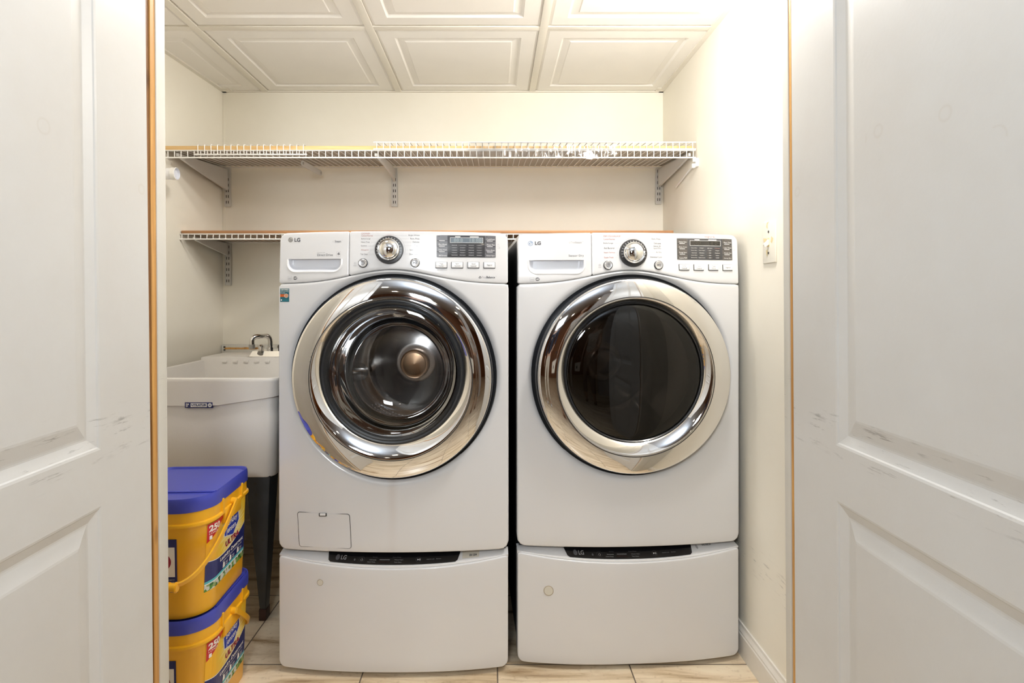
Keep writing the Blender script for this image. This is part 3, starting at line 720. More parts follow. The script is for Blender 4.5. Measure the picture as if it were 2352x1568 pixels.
def dr_r(y): return 0.26 - 0.075 * max(0, y - 0.14) / 0.24
def drum(root, kind):
    g = empty('drum'); g.parent = root; g.location = (DC[0] + 0.01, 0, DC[1] - 0.005)
    if kind == 'washer':
        b = MB(); b.lathe([(0.2, 0.0), (0.205, 0.01), (0.192, 0.02), (0.203, 0.035), (0.186, 0.045), (0.20, 0.06), (0.205, 0.10), (0.245, 0.115)], 96)
        b.build('gasket', mat('gasket_grey', (0.13, 0.135, 0.14), 0.4), g)
    b = MB(); pr = [(0.215, 0.10), (0.255, 0.115), (0.26, 0.14)]
    pr += [(dr_r(y_), y_) for y_ in (0.18, 0.24, 0.30, 0.36)] + [(0.178, 0.378), (0.172, 0.386), (0.15, 0.380), (0.11, 0.388), (0.075, 0.374), (0.06, 0.374), (0.0005, 0.374)]
    b.lathe(pr, 96); b.build('drum_shell', M['steel'], g, angle=60)
    # dimples in three fields of the wall and lifters between them
    b = MB()
    def blob(c, n_, r):
        n_ = Vector(n_).normalized(); a = n_.orthogonal().normalized(); bb = n_.cross(a); vs = []; fs = []
        for i, (rr, h) in enumerate(((1, 0), (0.8, 0.35), (0.4, 0.5))):
            for j in range(6):
                q = PI / 3 * j; vs.append(Vector(c) + (a * math.cos(q) + bb * math.sin(q)) * r * rr + n_ * r * h)
        for i in range(2):
            for j in range(6): fs.append((i * 6 + j, i * 6 + (j + 1) % 6, (i + 1) * 6 + (j + 1) % 6, (i + 1) * 6 + j))
        fs.append(tuple(12 + j for j in range(6))); b.add(vs, fs)
    for s in range(3):
        ac = -PI / 2 - 0.45 + s * 2 * PI / 3
        for i in range(15):
            for j in range(12):
                a = ac + (i - 7) * 0.062 + (0.031 if j % 2 else 0); y = 0.155 + j * 0.018
                if ((i - 7) / 8.0) ** 2 + ((j - 5.5) / 6.5) ** 2 > 1: continue
                rq = dr_r(y) - 0.0005; blob((rq * math.cos(a), y, rq * math.sin(a)), (-math.cos(a), -0.3, -math.sin(a)), 0.0044)
    b.build('drum_dimples', M['steel'], g)
    for s in range(3):
        a = -PI / 2 - 0.45 + PI / 3 + s * 2 * PI / 3; b = MB(); vs = []; fs = []; ny, nq = 10, 9
        for i in range(ny + 1):
            t = i / ny; y = 0.13 + 0.235 * t; h = 0.052 * math.sin(PI * min(1, 0.12 + 0.88 * t)) ** 0.5 if t < 1 else 0.02
            for q in range(nq):
                u = -1 + 2 * q / (nq - 1); rr = dr_r(y) + 0.001 - h * (1 - u * u) ** 0.9; aa = a + u * 0.16 + 0.15 * (t - 0.5)
                vs.append((rr * math.cos(aa), y, rr * math.sin(aa)))
        for i in range(ny):
            for q in range(nq - 1): fs.append((i * nq + q, i * nq + q + 1, (i + 1) * nq + q + 1, (i + 1) * nq + q))
        mesh('lifter', vs, fs, M['steel'], g, True, 60)
    b = MB(); b.lathe([(0.0005, 0.338), (0.030, 0.341), (0.040, 0.343), (0.044, 0.340), (0.046, 0.340), (0.050, 0.345), (0.052, 0.355), (0.053, 0.375)], 48); b.build('hub_cap', M['bronze'] if kind == 'washer' else M['steel'], g)
    if kind == 'dryer':
        b = MB()
        b.add([(x, y, z) for x, y, z in [(-0.17, 0.12, -0.185), (-0.05, 0.12, -0.215), (0.02, 0.14, -0.235), (-0.02, 0.2, -0.22), (-0.12, 0.17, -0.16), (-0.15, 0.14, -0.14)]], [(0, 1, 4), (1, 2, 3), (1, 3, 4), (0, 4, 5)])
        b.build('lint_cloth', M['lint'], g)

def make_machine(kind, loc, rz, label):
    root = empty('washing_machine' if kind == 'washer' else 'tumble_dryer', loc, rz, label, 'washing machine' if kind == 'washer' else 'dryer')
    L = lambda px, py, off=0.0: px_local(loc, rz, px, py, off)
    wsh = kind == 'washer'
    # cabinet
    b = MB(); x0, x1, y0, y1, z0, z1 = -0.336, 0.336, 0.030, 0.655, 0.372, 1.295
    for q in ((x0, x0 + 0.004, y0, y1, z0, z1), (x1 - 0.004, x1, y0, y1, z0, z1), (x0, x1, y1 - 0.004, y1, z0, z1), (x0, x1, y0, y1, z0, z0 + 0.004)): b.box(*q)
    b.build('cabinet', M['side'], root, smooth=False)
    b = MB(); b.box(-0.336, 0.336, 0.020, 0.66, 1.293, 1.307, 0.003); b.build('top_cover', M['white'], root)
    for sx in (-0.29, 0.29):
        for sy in (0.09, 0.60):
            b = MB(); b.lathe([(0.022, 0.357), (0.022, 0.374)], 16, c=(sx, sy), cap0=True, axis='z'); b.build('foot', M['rubber'], root)
    front_body(root, fm=M['white_run'] if wsh else None)
    # baffle behind the front with the round opening
    b = MB(); b.lathe([(0.303, 0.0), (0.305, 0.03), (0.22, 0.035), (0.205, 0.06)], 96, c=DC); b.build('door_recess', M['rubber'], root)
    chrome_door(root, kind); drum(root, kind)
    # ---- control panel split at the dispenser drawer
    ztop = 1.3122
    xsplit = L(802 if wsh else 1359, 580)[0]
    hp = HW - 0.006
    def zhi(x, x0=-hp, x1=hp): return ztop - 0.006 - 0.0035 * (x / HW) ** 2
    # pocket of the handle
    pl, pt_ = L(662 if wsh else 1214.5, 595 if wsh else 597.5); pr_, pb = L(783 if wsh else 1342, 622 if wsh else 626)
    def pocket(x, z):
        if not (pl < x < pr_) or z > pt_ or z < pb: return 0.0
        rr = 0.024; dx = max(0, (pl + rr) - x, x - (pr_ - rr)); dz = max(0, (pb + rr) - z)
        dist = rr - math.hypot(dx, dz) if (dx > 0 and dz > 0) else min(rr - dx if dx > 0 else 1, rr - dz if dz > 0 else 1, z - pb + 0)
        if dist <= 0: return 0.0
        e_ = min(1.0, dist / 0.012)
        return 0.015 * (1 - (1 - e_) ** 2)
    def lip(x, z):
        cx_ = (pl + pr_) / 2; w_ = (pr_ - pl) / 2 + 0.006; dxn = abs(x - cx_) / w_
        if dxn > 1.08 or z > pt_ + 0.0 or z < pb - 0.010: return 0.0
        return 0.0
    xa = sorted(set([round(v, 5) for v in xcols(-hp, xsplit - 0.0043, 70, 0.02, 0.001)] + [round(pl + d, 5) for d in (-0.0006, 0.0006, 0.002, 0.004, 0.007, 0.01, 0.014, 0.018, 0.024)] + [round(pr_ - d, 5) for d in (-0.0006, 0.0006, 0.002, 0.004, 0.007, 0.01, 0.014, 0.018, 0.024)]))
    mb = MB()
    # drawer front: rows bent so that one row follows the pocket's top edge
    dr_lo = lambda x: seam(x) + 0.0041
    dr_hi = lambda x: zhi(x) - (corner(x, -hp, 9, 0.020))
    rows = []
    def zrows(x):
        a, c_ = dr_lo(x), dr_hi(x)
        lo_ = pb - 0.002; R_ = [a + (lo_ - a) * i / 5 for i in range(5)]
        R_ += [lo_ + (pt_ - 0.0004 - lo_) * i / 22 for i in range(23)]
        R_ += [pt_ + 0.0004 + (c_ - pt_ - 0.0004) * i / 9 for i in range(10)]
        return R_
    nzr = len(zrows(0)) - 1
    vs = []; fs = []
    cols = [zrows(x) for x in xa]
    class _Z: pass
    def shell_rows(xs_, cols_, ysf, depth, fil):
        m2 = MB(); saved = {}
        n_ = len(cols_[0]) - 1
        zl = lambda x: 0; zh = lambda x: n_
        idx = {x: i for i, x in enumerate(xs_)}
        return shell_custom(xs_, cols_, ysf, depth, fil)
    def shell_custom(xs_, cols_, ysf, depth, fil):
        nz = len(cols_[0]) - 1; vs = []; fs = []; nx = len(xs_)
        for x, cz_ in zip(xs_, cols_):
            for z in cz_: vs.append((x, ysf(x, z), z))
        for i in range(nx - 1):
            for j in range(nz): fs.append((i * (nz + 1) + j, (i + 1) * (nz + 1) + j, (i + 1) * (nz + 1) + j + 1, i * (nz + 1) + j + 1))
        bd = [i * (nz + 1) for i in range(nx)] + [(nx - 1) * (nz + 1) + j for j in range(1, nz + 1)] + [i * (nz + 1) + nz for i in range(nx - 2, -1, -1)] + [j for j in range(nz - 1, 0, -1)]
        n = len(bd); nr = []
        for i in range(n):
            p0 = Vector(vs[bd[i - 1]]); p1 = Vector(vs[bd[(i + 1) % n]]); t = Vector((p1.x - p0.x, p1.z - p0.z)).normalized(); nr.append((t.y, -t.x))
        prev = bd; K = 4
        for q in range(1, K + 2):
            cur = []
            for i in range(n):
                x, y, z = vs[bd[i]]
                d, dy = (fil * math.sin(PI / 2 * q / K), fil * (1 - math.cos(PI / 2 * q / K))) if q <= K else (fil, depth)
                cur.append(len(vs)); vs.append((x + nr[i][0] * d, y + dy, z + nr[i][1] * d))
            for i in range(n): j = (i + 1) % n; fs.append((prev[i], prev[j], cur[j], cur[i]))
            prev = cur
        return vs, fs
    vs, fs = shell_custom(xa, cols, lambda x, z: yf(x, z) + pocket(x, z), 0.03, 0.004)
    dr = mesh('dispenser_drawer', vs, fs, M['white'], root, True, 38)
    # grey liner inside the pocket
    b = MB(); g = []
    nxp, nzp = 40, 12; vs = []; fs = []
    for i in range(nxp + 1):
        x = pl + (pr_ - pl) * i / nxp
        for j in range(nzp + 1):
            z = pb + (pt_ - pb) * j / nzp
            # follow the rounded lower corners
            rr = 0.024; dx = max(0, (pl + rr) - x, x - (pr_ - rr)); zmin = pb + rr - math.sqrt(max(0, rr * rr - dx * dx)) if dx > 0 else pb
            zz = zmin + (pt_ - zmin) * j / nzp
            vs.append((x, yf(x, zz) + max(pocket(x, zz), 0) - 0.0007, zz))
    for i in range(nxp):
        for j in range(nzp): fs.append((i * (nzp + 1) + j, (i + 1) * (nzp + 1) + j, (i + 1) * (nzp + 1) + j + 1, i * (nzp + 1) + j + 1))
    mesh('handle_pocket', vs, fs, M['pocket'], dr, True, 60)
    # raised lip under the pocket
    b = MB(); pts = []
    zt = pt_ - 0.001; rr = 0.026
    pth = [(pl - 0.002, zt)] + [(pl - 0.002 + rr - rr * math.cos(a), pb - 0.003 + rr - rr * math.sin(a)) for a in [PI / 2 * i / 8 for i in range(9)]] \
        + [(pr_ + 0.002 - rr + rr * math.sin(a), pb - 0.003 + rr - rr * math.cos(a)) for a in [PI / 2 * i / 8 for i in range(9)]] + [(pr_ + 0.002, zt)]
    b.tube([(x, yf(x, z) + 0.0012, z) for x, z in pth], 0.0032, 8); b.build('pocket_lip', M['rim'], dr)
    # main control fascia
    xc = xcols(xsplit + 0.0043, hp, 60, 0.001, 0.02)
    mb = shell(xc, lambda x: seam(x) + 0.0041, lambda x: zhi(x) - corner(x, -9, hp, 0.020), 16, yf, 0.03, 0.004)
    cp = mb.build('control_panel', M['white'], root)
    # dark joint line behind the seams
    mb = shell([-0.33 + 0.66 * i / 40 for i in range(41)], lambda x: seam(x) - 0.012, lambda x: 1.296, 4, lambda x, z: yf(x, z) + 0.020, 0.008, 0.0)
    mb.build('panel_backing', M['joint'], root)
    # ---- print
    def prj(u, v, h=0): return (u, yf(u, v) - 0.0004 - h, v)
    P = Print(prj); PD = Print(prj)
    def T(p, s, px0, y0_, px1, y1_, m, bold=0, shear=0):
        a = L(px0, y1_); c_ = L(px1, y0_); p.text(s, a[0], c_[0], a[1], c_[1], m, bold, shear)
    def B(p, px0, y0_, px1, y1_, m, n=1, h=0):
        a = L(px0, y1_); c_ = L(px1, y0_); p.rect(a[0], c_[0], a[1], c_[1], m, n, h)
    def lg(p, cx_, cy_, r, m0, m1):
        u, v = L(cx_, cy_); p.disc(u, v, r, m0, h=0.0002)
        p.ring(u, v, r * 0.62, r * 0.74, m1, R(95), R(360)); p.rect(u - r * 0.06, u + r * 0.08, v - r * 0.45, v + r * 0.38, m1)
        p.rect(u - r * 0.06, u + r * 0.35, v - r * 0.45, v - r * 0.33, m1); p.rect(u + r * 0.12, u + r * 0.7, v - 0.06 * r, v + 0.06 * r, m1); p.disc(u - r * 0.33, v + r * 0.35, r * 0.12, m1, 10)
    for pp in (P, PD): pp.proj = lambda u, v, h=0: (u, yf(u, v) - 0.0005 + h * 1.0, v)
    if wsh:
        lg(PD, 667.5, 550.5, 0.0080, M['silver'], M['ink']); T(PD, 'LG', 676.5, 546, 690, 555.5, M['ink'], 0.03)
        PD.ring(*L(765.5, 554.5), 0.0016, 0.0021, M['ink2']); T(PD, 'Steam', 769, 551.5, 783.5, 556.5, M['ink'], 0.01); T(PD, 'TM', 784.5, 551, 787, 552.5, M['ink2'])
        T(PD, 'INVERTER', 729, 579, 747, 581, M['ink2']); T(PD, 'Direct Drive', 729, 582.5, 764.5, 588, M['ink'])
        a = L(773, 588.5); c_ = L(783, 577.5); PD.frame(a[0], c_[0], a[1], c_[1], 0.0004, M['ink2']); T(PD, '6', 775.5, 579.5, 781, 585, M['ink'], 0.03)
        a = L(661.5, 641); c_ = L(670, 633.5); PD.frame(a[0], c_[0], a[1], c_[1], 0.0005, M['ink2']); T(PD, 'ENERGY', 661.5, 642, 670, 643.5, M['ink2']); B(PD, 663, 638, 669, 639, M['ink2'])
        u, v = L(678, 638.5); PD.disc(u, v, 0.0062, M['ink'], ry=0.005, h=0.0002); T(PD, 'NSF', 674.2, 636.8, 682, 640.2, M['inkw'], 0.04)
        left = [('COLDWASH', 830, 849.5, 536, M['ink_red']), ('Cotton/Normal', 830, 856.5, 541, M['ink_red']), ('Bulky/Large', 830, 851, 548.5, M['ink']), ('Heavy Duty', 829.5, 849, 556, M['ink']), ('Sanitary', 829, 843, 564.5, M['ink']), ('Allergiene', 829, 846.5, 574, M['ink_red']), ('Tub Clean', 828, 844.5, 583.5, M['ink'])]
        right = [('Bright Whites', 938.5, 964, 540.5), ('Perm. Press', 942.5, 963.5, 548), ('Delicates', 948, 963.5, 555.5), ('Towels', 951, 963, 564), ('Speed Wash', 941, 963, 574), ('Downloaded', 940, 963, 583.5)]
        kn = (894, 573); bl = (834, 604); br_ = (953.5, 603.5)
        keys = [(1013.5, 608.5, ('Wash', 'Temp.')), (1050.3, 608.5, ('Spin', 'Speed')), (1087.3, 608.5, ('Soil', 'Level')), (1124, 608.8, ('Signal',))]; kw, kh = 13.6, 7.2
        disp = (1003, 541.5, 1138.5, 590.5)
        T(P, 'On Cold Rinses', 1004, 617.5, 1027, 620.5, M['ink2'])
        T(P, 'True', 1107, 634, 1117, 639, M['ink2']); T(P, 'Balance', 1117.5, 634, 1137, 639, M['ink'], 0.02); T(P, 'TM', 1138, 633.5, 1140.5, 635, M['ink2'])
        u, v = L(1102.7, 637)
        for a in (90, 210, 330): P.ring(u, v, 0.0016, 0.0036, M['ink'], R(a - 45), R(a + 45), 8)
    else:
        lg(PD, 1218.5, 559, 0.0080, mat('logo_blue_grey', (0.30, 0.37, 0.50), 0.4), M['lwhite']); T(PD, 'LG', 1228.5, 554, 1242.5, 562.5, M['ink'], 0.04)
        PD.ring(*L(1308.5, 557), 0.0016, 0.0021, M['ink2']); T(PD, 'True', 1311, 554, 1320.5, 558.5, M['ink2']); T(PD, 'Steam', 1321, 554, 1336, 558.5, M['ink2'], 0.02); T(PD, 'TM', 1336.5, 553.5, 1340, 555.5, M['ink2'])
        T(PD, 'Sensor Dry', 1306, 584.5, 1341, 590.5, M['ink'])
        a = L(1217, 644.5); c_ = L(1227, 637.5); PD.frame(a[0], c_[0], a[1], c_[1], 0.0005, M['ink2']); T(PD, 'ENERGY', 1217, 645, 1227, 646.5, M['ink2']); B(PD, 1218.5, 641, 1226, 642, M['ink2'])
        u, v = L(1234.5, 641); PD.disc(u, v, 0.0066, M['ink'], ry=0.005, h=0.0002); T(PD, 'NSF', 1230.5, 639.2, 1238.5, 642.8, M['inkw'], 0.04)
        left = [('STEAM CYCLE & SENSOR DRY', 1385.5, 1426, 542, M['ink_red']), ('Cotton/Normal', 1386, 1412, 549, M['ink_red']), ('Bulky/Large', 1386, 1408, 558.5, M['ink']), ('Anti Bacterial', 1387, 1411, 569.5, M['ink']), ('Steam Sanitary', 1387, 1413, 580, M['ink_red']), ('Steam Fresh', 1387.5, 1409, 591, M['ink_red'])]
        right = [('Perm. Press', 1496.5, 1516.5, 548.5), ('Delicates', 1502, 1518, 558.5), ('MANUAL DRY', 1501, 1518, 565.5), ('Speed Dry', 1501, 1518.5, 570.5), ('Air Dry', 1507, 1519, 579.5), ('Download Cycle', 1493.5, 1520, 590.5)]
        kn = (1454, 580.5); bl = (1396.5, 609); br_ = (1512.5, 608.8)
        keys = [(1571, 613.5, ('Dry', 'Level')), (1604.5, 614, ('Temp.', 'Control')), (1638, 614, ('Time', 'Dry')), (1670.5, 614.5, ('Signal',))]; kw, kh = 12.8, 7.2
        disp = (1555.5, 549, 1680.5, 596)
        T(P, 'vapure', 1618, 542.5, 1641, 547, M['ink_red']); T(P, 'DRY SYSTEM FOR FABRIC CARE', 1641, 545.5, 1676, 547, M['ink2'])
        kx = left
    sc_ = 1.0
    for s, a, c_, y, m in left: T(P, s, a, y - 1.9, c_, y + 1.9, m)
    for s, a, c_, y in right: T(P, s, a, y - 1.9, c_, y + 1.9, M['ink'])
    ku, kv = L(kn[0], kn[1] + 0.5, -0.008)
    for s, a, c_, y, m in left[1:]:
        p0 = L(c_ + 3, y); rr = 0.0455; dv = p0[1] - kv
        xe = ku - math.sqrt(max(0.0001, rr * rr - dv * dv)) if abs(dv) < rr else ku - 0.006
        P.rect(p0[0], xe, p0[1] - 0.00018, p0[1] + 0.00018, M['ink2'])
    for s, a, c_, y in right:
        p0 = L(a - 3, y); rr = 0.0455; dv = p0[1] - kv
        xe = ku + math.sqrt(max(0.0001, rr * rr - dv * dv)) if abs(dv) < rr else ku + 0.006
        P.rect(xe, p0[0], p0[1] - 0.00018, p0[1] + 0.00018, M['ink2'])
    P.ring(ku, kv, 0.0452, 0.0457, M['ink2'], R(-12), R(70)); P.ring(ku, kv, 0.0452, 0.0457, M['ink2'], R(110), R(192)); P.ring(ku, kv, 0.0452, 0.0457, M['ink_red'], R(72), R(108))
    # small symbols
    u, v = L(*( (815.5, 604.5) if wsh else (1377.5, 608.5)))
    P.ring(u, v, 0.0028, 0.0034, M['ink2']); P.ring(u, v, 0.0010, 0.0015, M['ink2']); P.rect(u - 0.005, u + 0.005, v - 0.0065, v - 0.0058, M['ink2']); P.rect(u - 0.004, u + 0.004, v - 0.0085, v - 0.0078, M['ink2'])
    u, v = L(*((1145, 565) if wsh else (1685, 570)))
    P.frame(u - 0.003, u + 0.0015, v - 0.003, v + 0.006, 0.0005, M['ink2']); P.ring(u + 0.003, v - 0.004, 0.001, 0.0015, M['ink2']); P.rect(u - 0.003, u + 0.005, v - 0.0075, v - 0.0068, M['ink2'])
    P.build('printed_legends', cp); PD.build('printed_logos', dr)
    # ---- knob
    tilt = -0.10
    def onface(name, px, py, parent=root):
        u, v = L(px, py); o = empty(name); o.parent = parent; o.location = (u, yf(u, v), v)
        sl = 2 * BOW * u / HW ** 2; o.rotation_euler = (-0.06 if v > 1.175 else 0, 0, math.atan(sl)); return o
    o = onface('cycle_knob', kn[0] + 0.0, kn[1] + 0.7)
    b = MB(); b.lathe([(0.0420, 0.002), (0.0420, -0.003), (0.0405, -0.0055), (0.033, -0.0065), (0.030, -0.0065)], 64); b.build('dial_ring', M['dial'], o)
    P = Print(lambda u, v, h=0: (u, -0.0072, v))
    nt = 9
    for i in range(-5, 12):
        a = R(-20 + 220 * (i + 5) / 16)
        if 5 < i < -5: continue
        c0, s0 = math.cos(a), math.sin(a); P.line(0.0335 * c0, 0.0335 * s0, 0.0375 * c0, 0.0375 * s0, 0.0010, M['inkw'])
    P.build('dial_marks', o)
    b = MB(); b.lathe([(0.0325, -0.004), (0.0325, -0.014), (0.0318, -0.0165), (0.0302, -0.0180), (0.0288, -0.0178), (0.0280, -0.0170), (0.0265, -0.0200), (0.0230, -0.0245), (0.017, -0.0285), (0.010, -0.0306), (0.004, -0.0312), (0.0004, -0.0313)], 64)
    b.build('knob_cap', M['chrome2'], o, angle=50)
    # ---- round buttons
    for nm, q in (('power_button', bl), ('start_button', br_)):
        o = onface(nm, *q)
        b = MB(); b.lathe([(0.0140, 0.002), (0.0140, -0.0012), (0.0128, -0.0018), (0.0124, 0.0)], 40); b.build('button_bezel', M['dial'], o)
        b = MB(); b.lathe([(0.0122, 0.0), (0.0120, -0.0035), (0.0108, -0.0046), (0.008, -0.0040), (0.0004, -0.0036)], 40); b.build('button_cap', M['silver'], o)
        P = Print(lambda u, v, h=0: (u, -0.0047, v))
        if nm[0] == 'p': P.ring(0, 0, 0.0042, 0.0054, M['ink']); P.rect(-0.0007, 0.0007, -0.0026, 0.0026, M['ink'])
        else:
            P.poly([(-0.0045, -0.0035), (0.0002, 0), (-0.0045, 0.0035)], M['ink']); P.rect(0.0014, 0.0024, -0.0035, 0.0035, M['ink']); P.rect(0.0036, 0.0046, -0.0035, 0.0035, M['ink'])
        P.build('button_symbol', o)
    # ---- rectangular keys
    for (kx_, ky_, words) in keys:
        o = onface('option_button', kx_, ky_)
        if ky_ : o.rotation_euler[0] = -0.06 if L(kx_, ky_)[1] > 1.175 else 0
        hw_, hh_ = kw / 775 , kh / 775
        b = MB(); b.box(-hw_, hw_, -0.0012, 0.004, -hh_ * 1.05, hh_, 0.0008); b.build('button_bezel', M['dial'], o)
        b = MB(); b.box(-hw_ + 0.0014, hw_ - 0.0014, -0.0034, 0.002, -hh_ + 0.0013, hh_ - 0.0008, 0.0007); b.build('button_cap', M['silver'] if False else M['rim'], o)
        P = Print(lambda u, v, h=0: (u, -0.0037, v))
        if len(words) == 2:
            P.text(words[0], -0.0052, 0.0052, 0.0010, 0.0050, M['ink']); P.text(words[1], -0.0078 if len(words[1]) > 4 else -0.006, 0.0078 if len(words[1]) > 4 else 0.006, -0.0052, -0.0012, M['ink'])
        else: P.text(words[0], -0.0078, 0.0078, -0.0028, 0.0020, M['ink'])
        P.build('button_text', o)
    # ---- display
    a = L(disp[0], disp[3]); c_ = L(disp[2], disp[1]); u0, v0, u1, v1 = a[0], a[1], c_[0], c_[1]; Wd, Hd = u1 - u0, v1 - v0
    o = empty('display_panel'); o.parent = root
    dm = M['display']; km = M['display_key'] if wsh else M['display_key2']
    n_ = 12; mb = MB(); vs = []; fs = []
    mb = shell([u0 + 0.001 + (Wd - 0.002) * i / n_ for i in range(n_ + 1)], lambda x: v0 + 0.001, lambda x: v1 - 0.001, 2, lambda x, z: yf(x, z) - 0.0012, 0.003, 0.001)
    mb.build('display_window', dm, o)
    P = Print(lambda u, v, h=0: (u0 + u * Wd, yf(u0 + u * Wd, v0 + v * Hd) - 0.0016 + h, v0 + v * Hd))
    names_l = ['', 'Pre Wash', 'Delay Wash', 'Add Garments'] if wsh else ['Reduce Static', 'Easy Iron', 'Energy Saver', 'Custom PGM']
    names_r = ['ColdWash', 'Water Plus', 'Extra Rinse', 'Rinse+Spin'] if wsh else ['More Time', 'Less Time', 'Wrinkle Care', 'Damp Dry']
    for i in range(4):
        vv0, vv1 = 0.75 - 0.25 * i + 0.015, 1.0 - 0.25 * i - 0.012
        for (ua, ub, nm) in ((0.005, 0.182, names_l[i]), (0.815, 0.995, names_r[i])):
            P.rect(ua, ub, vv0, vv1, km, 1, 0.0001)
            P.rect(ua + 0.02, ua + 0.045, vv1 - 0.05, vv1 - 0.025, M['slot'])
            if nm: P.text(nm, ua + 0.03, ub - 0.012, vv0 + 0.03, vv0 + 0.10, M['inkw'])
            if i < 3: P.rect(ua + 0.035, ub - 0.045, vv0 - 0.024, vv0 - 0.002, M['inkw'], 1, -0.0002)
    P.rect(0.230, 0.780, 0.665, 0.89, M['lcd'] if wsh else M['lcd2'], 6, -0.0002)
    P.proj = lambda u, v, h=0: (u0 + u * Wd, yf(u0 + u * Wd, v0 + v * Hd) - 0.0022 + h, v0 + v * Hd)
    seg = mat('lcd_segment' if wsh else 'lcd_segment_dark', (0.33, 0.39, 0.42) if wsh else (0.06, 0.055, 0.045), 0.3)
    for q in ((0.225, 0.785, 0.655, 0.670), (0.225, 0.785, 0.885, 0.900)): P.rect(*q, M['inkw'], 6)
    P.rect(0.225, 0.231, 0.655, 0.90, M['inkw']); P.rect(0.779, 0.785, 0.655, 0.90, M['inkw'])
    P.text('88:8', 0.29, 0.44, 0.70, 0.86, seg); P.text('18:88', 0.56, 0.76, 0.70, 0.86, seg)
    P.rect(0.31, 0.40, 0.915, 0.955, M['inkw']); P.rect(0.56, 0.71, 0.915, 0.955, M['inkw'])
    cols_w = [['Normal', 'Hot', 'Warm', 'Cool', 'Tap Cold'], ['Extra High', 'High', 'Medium', 'Low', 'No Spin'], ['Heavy', 'Med', 'Normal', 'Light', 'Soil'], ['On', 'Hi', 'Low', 'Off', 'Lock']] if wsh else \
        [['Very Dry', 'More Dry', 'Normal', 'Less Dry', 'Damp Dry'], ['High', 'Mid High', 'Medium', 'Low', 'Ultra Low'], ['60 min', '50', '40', '30', '20'], ['Energy', 'High', 'Medium', 'Low', 'Off']]
    for ci, cn in enumerate(cols_w):
        for ri, s in enumerate(cn):
            uc = 0.30 + 0.137 * ci + (0.01 if ci > 1 else 0); vc = 0.545 - 0.112 * ri; ww = 0.006 * len(s) + 0.008
            P.rect(uc - 0.048, uc + 0.048, vc - 0.024, vc + 0.026, mat('display_lamp', (0.12, 0.12, 0.13) if wsh else (0.085, 0.078, 0.072), 0.3) if ri == 0 and ci == 0 else bpy.data.materials[[m_.name for m_ in bpy.data.materials if m_.name.startswith('display_lamp')][-1]], 1, 0.0003)
            P.text(s, uc - ww, uc + ww, vc - 0.022, vc + 0.020, M['ink_red'] if (not wsh and ri == 0 and ci == 3) else M['inkw2'] if wsh else M['inkw'])
    P.build('display_legends', o)
    # ---- extras
    if wsh:
        P = Print(lambda u, v, h=0: (u, yf(u, min(v, 1.17)) - 0.0006 + h, v))
        a = L(643.5, 693); c_ = L(664.3, 662.5); u0_, v0_, u1_, v1_ = a[0], a[1], c_[0], c_[1]; w_, h_ = u1_ - u0_, v1_ - v0_
        tl = mat('sticker_teal', (0.012, 0.13, 0.17), 0.35); og = mat('sticker_orange', (0.62, 0.12, 0.02), 0.35)
        P.rect(u0_, u1_, v0_, v1_, tl, 3, 0.0002); P.rect(u0_, u1_ - w_ * 0.1, v0_ + h_ * 0.37, v0_ + h_ * 0.58, og, 1, 0.0001)
        P.text('CERTIFIED', u0_ + w_ * 0.06, u1_ - w_ * 0.06, v1_ - h_ * 0.14, v1_ - h_ * 0.04, M['lwhite'], 0.03)
        P.text('asthma & allergy', u0_ + w_ * 0.06, u1_ - w_ * 0.06, v1_ - h_ * 0.27, v1_ - h_ * 0.18, M['lwhite']); P.text('friendly', u0_ + w_ * 0.06, u0_ + w_ * 0.55, v1_ - h_ * 0.38, v1_ - h_ * 0.29, M['lwhite'])
        P.disc(u0_ + w_ * 0.68, v0_ + h_ * 0.46, 0.0062, og); P.proj = lambda u, v, h=0: (u, yf(u, min(v, 1.17)) - 0.0009, v)
        P.ring(u0_ + w_ * 0.68, v0_ + h_ * 0.46, 0.0052, 0.0062, M['lwhite']); P.ring(u0_ + w_ * 0.68, v0_ + h_ * 0.46, 0.0018, 0.0034, M['paper'])
        P.disc(u0_ + w_ * 0.15, v0_ + h_ * 0.14, 0.0022, M['inkw']); P.text('certified', u0_ + w_ * 0.3, u1_ - w_ * 0.08, v0_ + h_ * 0.10, v0_ + h_ * 0.17, M['teal'])
        tag(P.build('certification_sticker', root), 'teal and orange certification sticker')
        # drain filter cover
        cs = [L(683.5, 1175), L(803, 1180.5), L(807, 1259), L(688, 1254)]
        def rr_path(cs, r, n=6):
            out = []; m_ = len(cs)
            for i in range(m_):
                p = Vector(cs[i]); a = (Vector(cs[i - 1]) - p).normalized(); c2 = (Vector(cs[(i + 1) % m_]) - p).normalized()
                for k in range(n + 1):
                    t = k / n; out.append(p + a * r * (1 - t) ** 2 + c2 * r * t ** 2)
            return out
        pth = rr_path(cs, 0.008); cen = sum(pth, Vector((0, 0))) / len(pth)
        b = MB(); n = len(pth); vs = []; fs = []
        for sc2, dy in ((1.0, 0.0006), (1.0, -0.0004)):
            pass
        b.tube([(p.x, yf(p.x, 1.0) + 0.0002, p.y) for p in pth + pth[:1]], 0.0011, 6, cap=False); 
        fc = empty('filter_cover'); fc.parent = root
        b.build('cover_gap', M['slot'], fc)
        b = MB(); vs = [(p.x * 0.992 + cen.x * 0.008, yf(p.x, 1.0) - 0.0012, p.y * 0.992 + cen.y * 0.008) for p in pth]
        vs2 = [(p.x * 0.985 + cen.x * 0.015, yf(p.x, 1.0) - 0.0020, p.y * 0.985 + cen.y * 0.015) for p in pth]
        b.add(vs + vs2 + [(cen.x, yf(cen.x, 1.0) - 0.0020, cen.y)], [(i, (i + 1) % n, n + (i + 1) % n, n + i) for i in range(n)] + [(n + i, n + (i + 1) % n, 2 * n) for i in range(n)])
